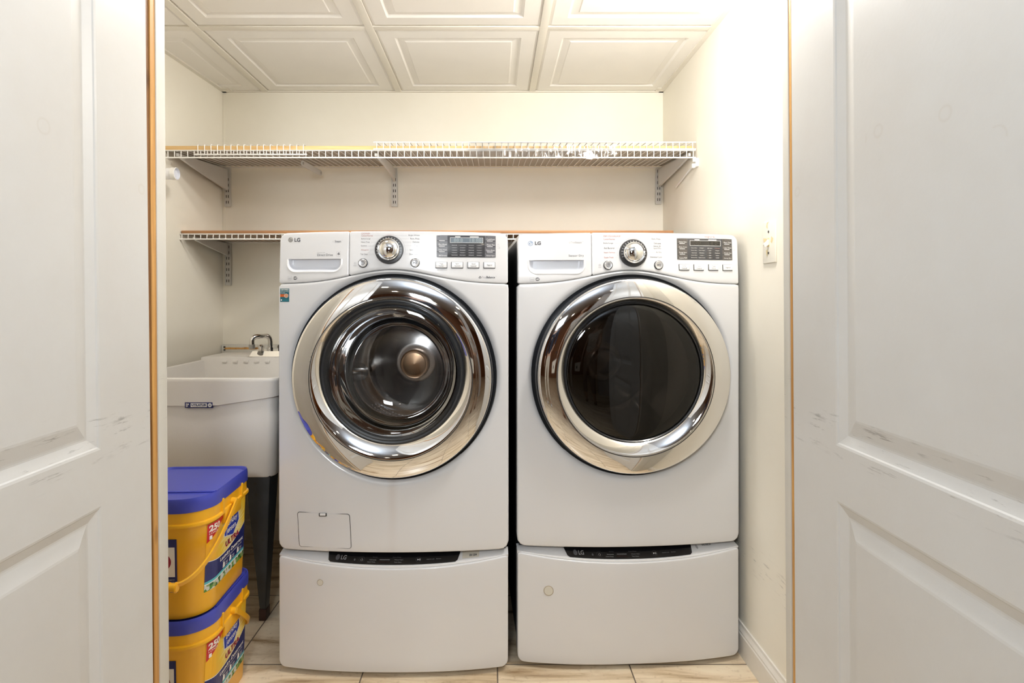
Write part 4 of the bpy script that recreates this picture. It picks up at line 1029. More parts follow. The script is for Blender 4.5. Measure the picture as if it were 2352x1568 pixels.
        b.build('cover_plate', M['white'], fc)
        u, v = L(742, 1180.5); b = MB(); b.box(u - 0.0115, u + 0.0115, yf(u, 1) - 0.0035, yf(u, 1) + 0.001, v - 0.0055, v + 0.0035, 0.001); b.build('latch', M['slot'], fc)
        b = MB(); b.box(u - 0.0085, u + 0.0085, yf(u, 1) - 0.0045, yf(u, 1) + 0.001, v - 0.003, v + 0.0035, 0.001); b.build('latch', M['rim'], fc)
        # rusty water run below the door
        P = Print(lambda u, v, h=0: (u, yf(u, min(v, 1.0)) - 0.0004, v))
    return root

def make_pedestal(kind, loc, rz, label, spot, disc_r):
    root = empty('pedestal_drawer_unit', loc, rz, label, 'pedestal', 'pedestals under the machines')
    wsh = kind == 'washer'
    HB = 0.030
    def yp(x, z): return -HB * (1 - abs(x / HW) ** 2.4)
    def zt(x): return 0.344 - 0.026 * (1 - min(1, abs(x / (HW * 0.98))) ** 2.0)
    L = lambda px, py: px_local(loc, rz, px, py, 0, yp)
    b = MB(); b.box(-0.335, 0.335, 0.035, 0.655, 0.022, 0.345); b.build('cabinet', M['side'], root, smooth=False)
    for sx in (-0.28, 0.28):
        for sy in (0.08, 0.60):
            b = MB(); b.lathe([(0.025, 0.0), (0.025, 0.012), (0.014, 0.014), (0.014, 0.024)], 16, c=(sx, sy), cap0=True, axis='z'); b.build('foot', M['rubber'], root)
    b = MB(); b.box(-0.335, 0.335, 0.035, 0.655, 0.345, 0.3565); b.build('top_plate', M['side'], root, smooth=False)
    xs_ = xcols(-HW + 0.006, HW - 0.006, 56, 0.018, 0.018); h0 = HW - 0.006
    mb = shell(xs_, lambda x: 0.019 + corner(x, -h0, h0, 0.018), lambda x: zt(x) - 0.003 - 0.5 * corner(x, -h0, h0, 0.010), 10, yp, 0.05, 0.0045)
    mb.build('drawer_front', M['white'], root)
    # white top strip curving over, and the sunk black control strip
    mb = MB(); n = 72; m_ = 10; vs = []; fs = []
    def top_pt(x, v):
        k = v
        # lip ridge then sloping back and up to the rear line
        z0_, z1_ = zt(x) + 0.0035, 0.356 - 0.004 * (abs(x) / HW) ** 4
        y0_, y1_ = yp(x, 0) + 0.004, 0.046
        prof = [(0.0, 0.0, 0.0), (0.04, 0.01, 0.10), (0.10, 0.08, 0.13), (0.3, 0.24, 0.32), (0.6, 0.55, 0.64), (0.85, 0.8, 0.9), (1.0, 1.0, 1.0)]
        for a, c_ in zip(prof, prof[1:]):
            if a[0] <= k <= c_[0] + 1e-9:
                t = (k - a[0]) / (c_[0] - a[0]); fy = a[1] + (c_[1] - a[1]) * t; fz = a[2] + (c_[2] - a[2]) * t; break
        return (x, y0_ + (y1_ - y0_) * fy, z0_ + (z1_ - z0_) * fz)
    for i in range(n + 1):
        x = -HW + 0.001 + (2 * HW - 0.002) * i / n
        for j in range(m_ + 1): vs.append(top_pt(x, (j / m_) ** 1.4))
    for i in range(n):
        for j in range(m_): fs.append((i * (m_ + 1) + j, (i + 1) * (m_ + 1) + j, (i + 1) * (m_ + 1) + j + 1, i * (m_ + 1) + j + 1))
    nb = len(vs)
    # close down to the drawer front behind the ridge
    for i in range(n + 1):
        p = vs[i * (m_ + 1)]; vs.append((p[0], p[1] + 0.006, p[2] - 0.010))
    for i in range(n): fs.append((i * (m_ + 1), (i + 1) * (m_ + 1), nb + i + 1, nb + i))
    mesh('top_trim', vs, fs, M['rim'], root, True, 40)
    o = empty('control_strip'); o.parent = root
    vs = []; fs = []; n = 60; half = 0.198
    def strip_pt(x, v, off=0.0012):
        e_ = min(1, (half - abs(x)) / 0.012); lo = 0.105 + 0.5 * (1 - e_) ** 2; hi = 0.93
        p = top_pt(x, lo + (hi - lo) * v); return (p[0], p[1] - off * 0.6, p[2] + off)
    for i in range(n + 1):
        x = -half + 2 * half * i / n
        for j in range(9): vs.append(strip_pt(x, j / 8))
    for i in range(n):
        for j in range(8): fs.append((i * 9 + j, (i + 1) * 9 + j, (i + 1) * 9 + j + 1, i * 9 + j + 1))
    mesh('strip_face', vs, fs, M['dark'], o, True, 60)
    P = Print(lambda u, v, h=0: strip_pt(u, -0.03 + v * 0.72, 0.0018))
    P.disc(-0.166, 0.50, 0.0062, M['inkd'], ry=0.25); P.text('LG', -0.156, -0.140, 0.34, 0.70, M['inkw2'], 0.02)
    P.ring(-0.112, 0.40, 0.002, 0.003, M['inkd']) if False else P.disc(-0.114, 0.38, 0.0028, M['inkd'], 12, ry=0.10)
    for cx_, m0 in ((-0.093, M['inkd']), (0.076, M['inkd'])):
        n = 24
        for i in range(n):
            a, c_ = 2 * PI * i / n, 2 * PI * (i + 1) / n
            P.poly([(cx_ + r * math.cos(q), 0.42 + r * 24 * math.sin(q)) for r, q in ((0.0080, a), (0.0085, a), (0.0085, c_), (0.0080, c_))], m0)
    for i in range(18):
        a, c_ = R(125) + R(290) * i / 18, R(125) + R(290) * (i + 1) / 18
        P.poly([(-0.093 + r * math.cos(q), 0.40 + r * 24 * math.sin(q)) for r, q in ((0.0028, a), (0.0037, a), (0.0037, c_), (0.0028, c_))], M['inkw2'])
    P.rect(-0.0934, -0.0926, 0.42, 0.54, M['inkw2'])
    P.poly([(0.0722, 0.36), (0.0765, 0.43), (0.0722, 0.50)], M['inkw']); P.rect(0.0775, 0.0785, 0.36, 0.50, M['inkw']); P.rect(0.0800, 0.0810, 0.36, 0.50, M['inkw'])
    for s, a, c_, v0_, v1_ in (('Normal', -0.062, -0.048, 0.58, 0.66), ('Intimates', -0.070, -0.050, 0.38, 0.47), ('Hand Wash', -0.075, -0.052, 0.20, 0.29), ('Extra Rinse', -0.002, 0.022, 0.58, 0.66), ('Water+Spin', 0.004, 0.030, 0.38, 0.47), ('Tub Clean', 0.004, 0.026, 0.20, 0.29), ('Hold for Lock', 0.100, 0.122, 0.40, 0.47), ('Remote', 0.128, 0.142, 0.40, 0.47)):
        P.text(s, a, c_, v0_, v1_, M['inkd'] if v0_ > 0.5 else M['inkw2'])
    P.rect(-0.040, -0.010, 0.42, 0.455, M['inkw2']); P.rect(-0.042, -0.010, 0.20, 0.33, mat('strip_lcd', (0.03, 0.018, 0.018), 0.2))
    P.build('strip_legends', o)
    P = Print(lambda u, v, h=0: (top_pt(u, v)[0], top_pt(u, v)[1] - 0.0006, top_pt(u, v)[2] + 0.001))
    if wsh:
        P.rect(0.205, 0.255, 0.25, 0.85, mat('paper_label', (0.75, 0.70, 0.60), 0.6)); P.proj = lambda u, v, h=0: (top_pt(u, v)[0], top_pt(u, v)[1] - 0.0010, top_pt(u, v)[2] + 0.0014)
        P.text('WD100CW', 0.208, 0.232, 0.66, 0.78, M['ink']); P.text('SN 1204', 0.226, 0.248, 0.34, 0.48, M['ink'], 0.03)
    else:
        P.text('WD100CW', 0.232, 0.262, 0.52, 0.64, M['ink'], 0.02); P.disc(0.214, 0.5, 0.0035, M['ink2'], ry=0.12)
    P.build('printed_label', root)
    # round stuck-on disc
    u, v = L(*spot); d = empty('adhesive_disc'); d.parent = root; d.location = (u, yp(u, v), v); d.rotation_euler = (0, 0, math.atan(2 * HB * u / HW ** 2))
    b = MB(); b.lathe([(disc_r, 0.001), (disc_r, -0.0012), (disc_r * 0.90, -0.0018), (disc_r * 0.86, -0.0018)], 40); b.build('disc_edge', M['discrim'], d)
    b = MB(); b.lathe([(disc_r * 0.88, -0.0015), (disc_r * 0.80, -0.0024), (0.0003, -0.0024)], 40); b.build('disc_face', M['disc'], d)
    return root
WL, WR = (-0.300, 1.688, 0), 0.0
DL, DRZ = (0.412, 1.7265, 0), R(2.7)
make_machine('washer', WL, WR, 'white front-loading washing machine with open-view drum, left of the pair')
make_machine('dryer', DL, DRZ, 'white front-loading dryer with dark smoked door glass, right of the pair')
make_pedestal('washer', WL, WR, 'white drawer pedestal under the washing machine with a small round disc', (735.5, 1337), 0.0092)
make_pedestal('dryer', DL, DRZ, 'white drawer pedestal under the dryer with a larger round disc', (1260, 1356), 0.0150)

# ================================================================== SHELVES
def wpt(px, py, Y): return Vector(((px - VPX) / FPX * Y, Y, CAMZ - (py - VPY) / FPX * Y))
def wire_shelf(name, x0, x1, y0, z0, depth, tilt, drop, label, bottom_only=True, cross=True, wav=0.0, rail_extra=None, group=None, step=0.0253, r=0.0017):
    """local: x along, y back, z up ; origin at the front edge of the deck"""
    t = empty(name, (x0, y0, z0), 0, label, 'wire shelf', group); t.rotation_euler = (tilt, 0, 0)
    W = x1 - x0; n = int(W / step); b = MB()
    off = (W - n * step) / 2
    for i in range(n + 1):
        x = off + i * step; j = wav * math.sin(i * 1.7) * 0.4
        b.tube([(x, depth, 0), (x, 0.006, 0), (x + j, 0.0015, -0.002), (x + j, 0, -0.006), (x + j * 0.5, -0.0005, -drop + 0.004), (x + j * 0.3, 0.002, -drop)], r, 6)
    b.build('cross_wires', M['wire'], t)
    R_ = [(0.0, 0.0, 0.0024), (-0.002, -drop, 0.0030)] + (rail_extra or [])
    if label.startswith('short'): R_ = R_[1:]
    for yy, zz, rr in R_:
        b = MB(); b.tube([(0 - 0.003, yy, zz), (W * 0.5, yy, zz), (W + 0.003, yy, zz)], rr, 8); b.build('front_rail', M['wire'], t)
    if cross:
        for yy in (depth - 0.002,):
            b = MB(); b.tube([(0, yy, -0.003), (W, yy, -0.003)], 0.0028, 8); b.build('support_rod', M['wire'], t)
    return t
YS, ZS, TS = 2.180, 1.6815, math.atan(0.034 / 0.42)
xs0 = XL - 0.06; xs1 = 0.772
wire_shelf('wire_shelf', -1.288, 0.773, YS, ZS, 0.42, TS, 0.0275, 'long white wire shelf running across the closet under the ceiling, lowest layer below the plank')
b = MB(); b.box(0, 2.058, 0.0075, 0.418, 0.0035, 0.0185, 0); o = b.build('shelf_plank', [M['laminate'], M['plank']], None, smooth=False, loc=(-1.286, YS, ZS))
for p_ in o.data.polygons:
    if abs(p_.normal.z) < 0.5: p_.material_index = 1
o.rotation_euler = (TS, 0, 0)
tag(o, 'long pale wooden plank lying along the upper wire shelf', 'plank')
wire_shelf('wire_shelf', -0.461, 0.773, YS - 0.004, ZS + 0.0305, 0.36, TS, 0.0265, 'white wire shelf piece laid on top of the upper plank at its right-hand side', step=0.0253)
# the short piece laid over the left end, its lip curling forward
wire_shelf('wire_shelf', -1.150, -0.722, YS - 0.007, ZS + 0.0215, 0.30, TS, 0.0385, 'short white wire shelf piece hooked over the left part of the upper plank', wav=0.002, step=0.0253)
# clear film dragged over the lip
def film():
    vs = []; fs = []; nx, nz = 170, 10; xa, xb = -0.09, 0.47
    for i in range(nx + 1):
        x = xa + (xb - xa) * i / nx
        env = math.sin(PI * i / nx) ** 0.5
        for j in range(nz + 1):
            t = j / nz
            z = ZS + 0.032 - t * 0.064 + 0.004 * noise.noise(Vector((x * 30, t * 2, 1)))
            y = YS - 0.0125 - 0.006 * abs(noise.noise(Vector((x * 45, t * 3, 5)))) - 0.005 * abs(noise.noise(Vector((x * 16, t * 1.5, 9))))
            if t < 0.12: y += 0.02 * (0.12 - t) / 0.12
            vs.append((x, y, z + (0.012 * noise.noise(Vector((x * 12, 0, 3)))) * (1 if t > 0.8 else 0) - (1 - env) * 0))
    for i in range(nx):
        for j in range(nz): fs.append((i * (nz + 1) + j, (i + 1) * (nz + 1) + j, (i + 1) * (nz + 1) + j + 1, i * (nz + 1) + j + 1))
    o = mesh('plastic_film', vs, fs, M['film'], None, True, 80)
    tag(o, 'crumpled clear plastic film wrapped over the front of the upper wire shelf', 'plastic film')
film()
# lower shelf
YS2, ZS2 = 2.290, 1.3720
wire_shelf('wire_shelf', -1.268, 0.715, YS2, ZS2, 0.315, 0.0, 0.0205, 'lower white wire shelf at head height running left behind the machines')
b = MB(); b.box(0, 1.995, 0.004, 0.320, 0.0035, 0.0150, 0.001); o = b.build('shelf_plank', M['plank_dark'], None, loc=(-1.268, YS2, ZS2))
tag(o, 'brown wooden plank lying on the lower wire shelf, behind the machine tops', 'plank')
# brackets
def bracket(x, zt_, zb, arm_front_y, arm_z, label, n_slots=6, bend=0.0, arm_root=0.085, w_=0.0135):
    t = empty('shelf_bracket', (x, YB, zb), 0, label, 'shelf bracket', 'shelf brackets')
    H = zt_ - zb
    b = MB(); b.box(-w_, w_, -0.003, 0, 0, H, 0.0008); b.box(-w_, -w_ + 0.003, -0.012, 0, 0, H, 0.0008); b.box(w_ - 0.003, w_, -0.012, 0, 0, H, 0.0008)
    b.box(-w_ + 0.002, w_ - 0.002, -0.010, -0.008, 0.0, H, 0.0003)
    b.build('slotted_standard', M['bracket'], t)
    P = Print(lambda u, v, h=0: (u, -0.0106, v))
    for i in range(n_slots):
        z = 0.014 + i * 0.026
        if z + 0.013 > H: break
        P.rect(-0.0065, -0.0030, z, z + 0.013, M['slot']); P.rect(0.0030, 0.0065, z, z + 0.013, M['slot'])
    P.build('slots', t)
    yfr = arm_front_y - YB; zr = H + 0.0
    b = MB(); n = 14; tt = 0.0042; vs = []; fs = []
    for i in range(n + 1):
        q = i / n; y = -0.011 + (yfr + 0.011) * q; ztop = (arm_z[0] - zb) + ((arm_z[1] - zb) - (arm_z[0] - zb)) * q
        h = arm_root * (1 - q) ** 0.9 + 0.012; dx = bend * math.sin(PI * q)
        for sx in (-tt, tt):
            vs += [(dx + sx, y, ztop - 0.001), (dx + sx, y, ztop - h)]
    for i in range(n):
        a = i * 4; c_ = a + 4
        fs += [(a, c_, c_ + 1, a + 1), (a + 2, a + 3, c_ + 3, c_ + 2), (a, a + 2, c_ + 2, c_), (a + 1, c_ + 1, c_ + 3, a + 3)]
    fs += [(0, 1, 3, 2), (n * 4, n * 4 + 2, n * 4 + 3, n * 4 + 1)]
    mesh('bracket_arm', vs, fs, M['bracket'], t, False)
    return t
az = (ZS + 0.034 - 0.010, ZS - 0.006)
bracket(-1.228, 1.712, 1.534, YS + 0.012, az, 'upper white slotted bracket at the left end, beside the left wall', 5)
bracket(-0.459, 1.712, 1.534, YS + 0.012, az, 'upper white slotted bracket in the middle, its arm slightly bent', 5, bend=0.010, arm_root=0.045)
bracket(0.757, 1.712, 1.546, YS + 0.012, az, 'upper white slotted bracket at the right end, beside the right wall', 6, arm_root=0.07)
bracket(-1.226, 1.366, 1.172, YS2 + 0.02, (ZS2 - 0.007, ZS2 - 0.007), 'lower white slotted bracket under the lower shelf, above the sink', 7, arm_root=0.045)
# metal strap hanging below the upper shelf
t = empty('metal_strap', (-0.792, 2.32, 1.668), 0, 'small grey metal strap with round ends hanging under the upper shelf', 'strap')
b = MB(); pts = []
for i in range(9): a = PI / 2 + PI * i / 8; pts.append((0, 0.012 + 0.012 * math.cos(a), 0.012 * math.sin(a)))
for i in range(9): a = -PI / 2 + PI * i / 8; pts.append((0, 0.21 + 0.012 * math.cos(a), 0.012 * math.sin(a)))
b.prism(pts, (0.004, 0, 0)); o = b.build('strap_plate', M['bracket'], t); o.rotation_euler = (R(1), 0, R(-4))
for yy in (0.014, 0.208):
    b = MB(); b.lathe([(0.0004, 0.0062), (0.004, 0.0060), (0.006, 0.004)], 16, c=(yy, 0), axis='x'); o = b.build('screw', M['grey'], t); o.rotation_euler = (R(1), 0, R(-4))
b = MB(); b.tube([(0.002, 0.10, 0.010), (0.002, 0.10, 0.024)], 0.003, 8); b.build('hook', M['grey'], t)
# stub of a closet rod on the left wall
p = wpt(392, 399, 2.14)
t = empty('closet_rod_stub', (-1.30, 2.14, 1.583), 0, 'short stub of a white closet rod sticking out of the left wall', 'closet rod')
b = MB(); b.lathe([(0.0215, -0.02), (0.0215, 0.098)], 32, axis='x'); b.build('rod_tube', M['rim'], t)
b = MB(); b.lathe([(0.0235, 0.084), (0.0235, 0.1005), (0.021, 0.1015)], 32, axis='x'); b.lathe([(0.021, 0.1015), (0.019, 0.092), (0.0004, 0.091)], 32, axis='x', k=1); b.build('end_cap', [M['wire'], M['pocket']], t)
# wall clip with brace on the right wall
t = empty('wall_clip', (XR, 2.17, 1.632), 0, 'small white plastic wall clip with a broken brace on the right wall below the shelf', 'wall clip')
b = MB(); b.box(-0.010, 0, -0.012, 0.012, -0.016, 0.016, 0.002); b.build('clip_base', M['wire'], t)
b = MB(); b.box(-0.020, -0.009, -0.008, 0.002, 0.002, 0.018, 0.002); b.build('clip_jaw', M['wire'], t)
b = MB(); b.box(-0.022, -0.009, -0.004, 0.010, -0.020, -0.004, 0.002); b.build('clip_jaw', M['wire'], t)
b = MB(); b.tube([(-0.0095, -0.002, -0.012), (-0.008, 0.000, -0.016)], 0.003, 10); b.build('screw', M['grey'], t)
b = MB(); b.tube([(-0.006, 0.010, 0.0), (-0.006, 0.10, -0.018), (-0.005, 0.24, -0.046)], 0.0035, 8); b.build('brace_rod', M['wire'], t)
# light switch
t = empty('light_switch', (XR, 1.5975, 1.270), 0, 'ivory toggle light switch plate with bits of torn paper on the right wall', 'light switch')
b = MB(); b.box(-0.0055, 0, -0.037, 0.037, -0.058, 0.058, 0.0025); b.build('switch_plate', M['ivory'], t)
b = MB(); b.box(-0.0062, -0.005, -0.0055, 0.0055, -0.0125, 0.0125, 0.0003); b.build('toggle_slot', M['paper'], t)
b = MB(); b.prism([(-0.006, -0.0045, -0.008), (-0.006, 0.0045, -0.008), (-0.006, 0.0045, 0.006), (-0.006, -0.0045, 0.006)], (0, 0, 0)) if False else None
b = MB(); vs = [(-0.005, -0.0045, -0.006), (-0.005, 0.0045, -0.006), (-0.005, 0.0045, 0.009), (-0.005, -0.0045, 0.009), (-0.018, -0.0035, -0.014), (-0.018, 0.0035, -0.014), (-0.020, 0.0035, -0.006), (-0.020, -0.0035, -0.006)]
b.add(vs, [(0, 1, 2, 3), (4, 5, 6, 7), (0, 1, 5, 4), (1, 2, 6, 5), (2, 3, 7, 6), (3, 0, 4, 7)]); b.build('toggle', M['ivory'], t, smooth=False)
for z in (-0.030, 0.030):
    b = MB(); b.lathe([(0.0036, -0.005), (0.0034, -0.0064), (0.0004, -0.0066)], 16, c=(0, z), axis='x'); b.build('screw', M['slot'], t)
P = Print(lambda u, v, h=0: (-0.0060, u, v))
P.poly([(-0.004, 0.060), (0.010, 0.056), (0.013, 0.044), (0.004, 0.040), (0.006, 0.052)], M['paper'])
P.poly([(0.006, -0.018), (0.014, -0.022), (0.012, -0.034), (0.007, -0.040), (0.004, -0.026)], M['paper'])
P.poly([(-0.012, 0.000), (-0.020, -0.004), (-0.028, 0.008) , (-0.017, 0.016)][::-1], M['paper'])
P.poly([(0.010, 0.012), (0.030, 0.014), (0.028, 0.004), (0.014, 0.000)], M['paper'])
P.build('torn_paper', t)

# ================================================================== LAUNDRY TUB
def tub():
    t = empty('laundry_sink', (-0.975, 1.84, 0), 0, 'white plastic laundry sink on dark metal legs, left of the washing machine', 'sink')
    X0, X1, Y0, Y1 = -0.268, 0.268, 0.0, 0.745
    def loop(ins, r, zf, n=8):
        pts = []; x0, x1, y0, y1 = X0 + ins, X1 - ins, Y0 + ins, Y1 - ins
        for (cx_, cy_, a0) in ((x1 - r, y0 + r, -90), (x1 - r, y1 - r, 0), (x0 + r, y1 - r, 90), (x0 + r, y0 + r, 180)):
            for i in range(n + 1):
                a = R(a0 + 90 * i / n); pts.append((cx_ + r * math.cos(a), cy_ + r * math.sin(a)))
        # extra points along the front edge for the crease
        out = []
        m_ = len(pts)
        for i in range(m_):
            p, q = pts[i], pts[(i + 1) % m_]; out.append(p)
            if math.hypot(p[0] - q[0], p[1] - q[1]) > 0.1:
                for k in range(1, 12): out.append((p[0] + (q[0] - p[0]) * k / 12, p[1] + (q[1] - p[1]) * k / 12))
        return [(x, y, zf(x, y)) for x, y in out]
    def crease(x, y):
        if x < 0.065: return 0.7615
        return 0.7615 + (x - 0.065) / 0.203 * 0.030
    rings = [loop(0.040, 0.03, lambda x, y: 0.530), loop(0.022, 0.03, lambda x, y: 0.524), loop(0.016, 0.03, lambda x, y: 0.532), loop(0.0090, 0.03, lambda x, y: crease(x, y) - 0.0015), loop(0.0100, 0.03, lambda x, y: crease(x, y) + 0.0005), loop(0.0020, 0.03, lambda x, y: crease(x, y) + 0.0010), loop(0.0005, 0.03, lambda x, y: 0.84),
             loop(0.0, 0.03, lambda x, y: 0.846), loop(0.002, 0.03, lambda x, y: 0.851), loop(0.010, 0.028, lambda x, y: 0.853), loop(0.018, 0.026, lambda x, y: 0.850), loop(0.022, 0.03, lambda x, y: 0.84), loop(0.045, 0.05, lambda x, y: 0.57), loop(0.07, 0.05, lambda x, y: 0.552)]
    vs = [p for r_ in rings for p in r_]; n = len(rings[0]); fs = []
    for i in range(len(rings) - 1):
        for j in range(n): fs.append((i * n + j, i * n + (j + 1) % n, (i + 1) * n + (j + 1) % n, (i + 1) * n + j))
    fs.append(tuple(range(n))); fs.append(tuple((len(rings) - 1) * n + j for j in range(n)))
    mesh('basin', vs, fs, M['tub'], t, True, 45)
    b = MB(); b.box(-0.262, 0.262, 0.545, 0.755, 0.575, 0.865, 0.006)
    for i in range(5): b.box(-0.17 + i * 0.045, -0.15 + i * 0.045, 0.540, 0.548, 0.842, 0.852, 0.002)
    b.build('faucet_deck', M['tub'], t)
    # front crease line drawn by the moulding
    P = Print(lambda u, v, h=0: (u, 0.0035 - h, v))
    b = MB(); b.box(0, 0.090, -0.001, 0.004, 0, 0.0185, 0.0004)
    pl_ = b.build('maker_label', M['navy'], t, loc=(-0.0315, 0.0025, 0.7555))
    P = Print(lambda u, v, h=0: (u, -0.0014, v))
    P.rect(0.019, 0.072, 0.003, 0.0155, M['lwhite']); P.rect(0.004, 0.006, 0.003, 0.0155, M['lwhite']); P.rect(0.008, 0.013, 0.010, 0.0145, M['lwhite']); P.rect(0.008, 0.010, 0.004, 0.009, M['lwhite'])
    P.disc(0.0815, 0.0092, 0.0066, M['lwhite']); P.proj = lambda u, v, h=0: (u, -0.0018, v)
    P.text('UTILATUB', 0.022, 0.069, 0.0062, 0.0136, M['navy'], 0.04); P.text('LAUNDRY SYSTEMS', 0.028, 0.063, 0.0036, 0.0052, M['navy']); P.text('US', 0.0785, 0.0845, 0.0068, 0.0112, M['navy'], 0.04)
    P.build('label_lettering', pl_)
    # legs: folded sheet metal, wide at the top
    for sx in (-1, 1):
        for fy in (0, 1):
            b = MB(); yT, yB = (0.022, 0.115) if fy == 0 else (0.72, 0.63); sgn = 1 if fy == 0 else -1
            xo_t, xi_t, xo_b, xi_b = sx * 0.238, sx * 0.156, sx * 0.186, sx * 0.166
            th = 0.0025
            F = [(xi_t, yT, 0.54), (xo_t, yT, 0.54), (xo_b, yB, 0.035), (xi_b, yB, 0.035)]
            b.prism(F, (0, sgn * th, 0))
            S_ = [(xo_t, yT, 0.54), (xo_t, yT + sgn * 0.075, 0.54), (xo_b, yB + sgn * 0.03, 0.035), (xo_b, yB, 0.035)]
            b.prism(S_, (-sx * th, 0, 0))
            lg_ = b.build('leg', M['tub_leg'], t, smooth=False)
            b = MB(); xa, xb = sorted((xi_b - sx * 0.003, xo_b + sx * 0.002)); ya, yb = sorted((yB - sgn * 0.004, yB + sgn * 0.034))
            b.box(xa, xb, ya, yb, 0.0, 0.04, 0.003); b.build('foot_cap', mat('foot_cap_brown', (0.05, 0.02, 0.015), 0.5), lg_)
            if fy == 0 and sx == 1:
                P = Print(lambda u, v, h=0: (u, 0.022 + (0.54 - v) / 0.505 * 0.093 - 0.0006, v))
                for (u, v) in ((0.186, 0.50), (0.185, 0.462), (0.196, 0.30)): P.ring(u, v, 0.002, 0.0042, M['slot'], n=12)
                P.build('rivet', lg_)
    return t
tub()
def faucet():
    t = empty('faucet', (-0.965, 2.44, 0.865), 0, 'chrome arched faucet on the back ledge of the laundry sink', 'faucet')
    b = MB(); vs = [(-0.078, -0.034, 0), (0.10, -0.034, 0), (0.10, 0.030, 0), (-0.072, 0.030, 0), (-0.066, -0.026, 0.022), (0.094, -0.026, 0.022), (0.094, 0.024, 0.026), (-0.066, 0.024, 0.026)]
    b.add(vs, [(0, 1, 2, 3), (4, 5, 6, 7), (0, 1, 5, 4), (1, 2, 6, 5), (2, 3, 7, 6), (3, 0, 4, 7)]); b.build('base_plate', M['chrome'], t, smooth=False)
    b = MB(); b.tube([(0.0, 0.0, 0.020), (0.0, 0.0, 0.036)], 0.014, 20); b.build('spout_collar', M['chrome'], t)
    pts = [(0.0, 0.0, 0.03), (0.001, -0.001, 0.06)]
    for i in range(7): a = PI / 2 * i / 6; pts.append((-0.018 + 0.018 * math.cos(a), -0.006 * (1 - math.cos(a)) - 0.001, 0.066 + 0.020 * math.sin(a)))
    pts.append((-0.028, -0.045, 0.087))
    for i in range(1, 7): a = PI / 2 * i / 6; pts.append((-0.030 - 0.020 * math.sin(a), -0.050 - 0.018 * math.sin(a), 0.069 + 0.018 * math.cos(a)))
    pts.append((-0.050, -0.068, 0.052))
    b = MB(); b.tube(pts, 0.0105, 16); b.build('spout', M['chrome'], t, angle=60)
    b = MB(); b.tube([(-0.050, -0.068, 0.054), (-0.050, -0.068, 0.036)], 0.0125, 20); b.build('aerator', M['grey'], t)
    for sx in (-0.040, 0.045):
        b = MB(); b.lathe([(0.011, 0.018), (0.011, 0.030), (0.014, 0.034), (0.014, 0.044), (0.010, 0.048), (0.0004, 0.049)], 12, c=(sx, 0.002), axis='z'); b.build('handle', M['chrome'] if sx < 0 else M['dark'], t, angle=30)
faucet()
# chipped white ledge board behind the sink
b = MB(); b.box(-1.250, -0.70, YB - 0.020, YB - 0.0005, 0.862, 0.900, 0.0015); st_o = b.build('trim_4', M['jamb']); st(st_o)
vs = []; pts = [(-1.235 + 0.155 * i / 18) for i in range(19)]
up = [(x, YB - 0.0215, 0.887 + 0.003 * noise.noise(Vector((x * 40, 0, 0)))) for x in pts]; lo = [(x, YB - 0.0215, 0.879 + 0.001 * noise.noise(Vector((x * 50, 3, 0)))) for x in pts]
b = MB(); b.prism(up + lo[::-1], (0, 0.004, 0)); o = b.build('chipped_edge', M['pine'], st_o)
for z in (0.889, 0.876):
    b = MB(); b.lathe([(0.0045, -0.0215), (0.0045, -0.020), (0.0004, -0.0218)], 14, c=(-1.236, z), axis='y', org=(0, YB, 0)); b.build('screw', M['slot'], st_o)

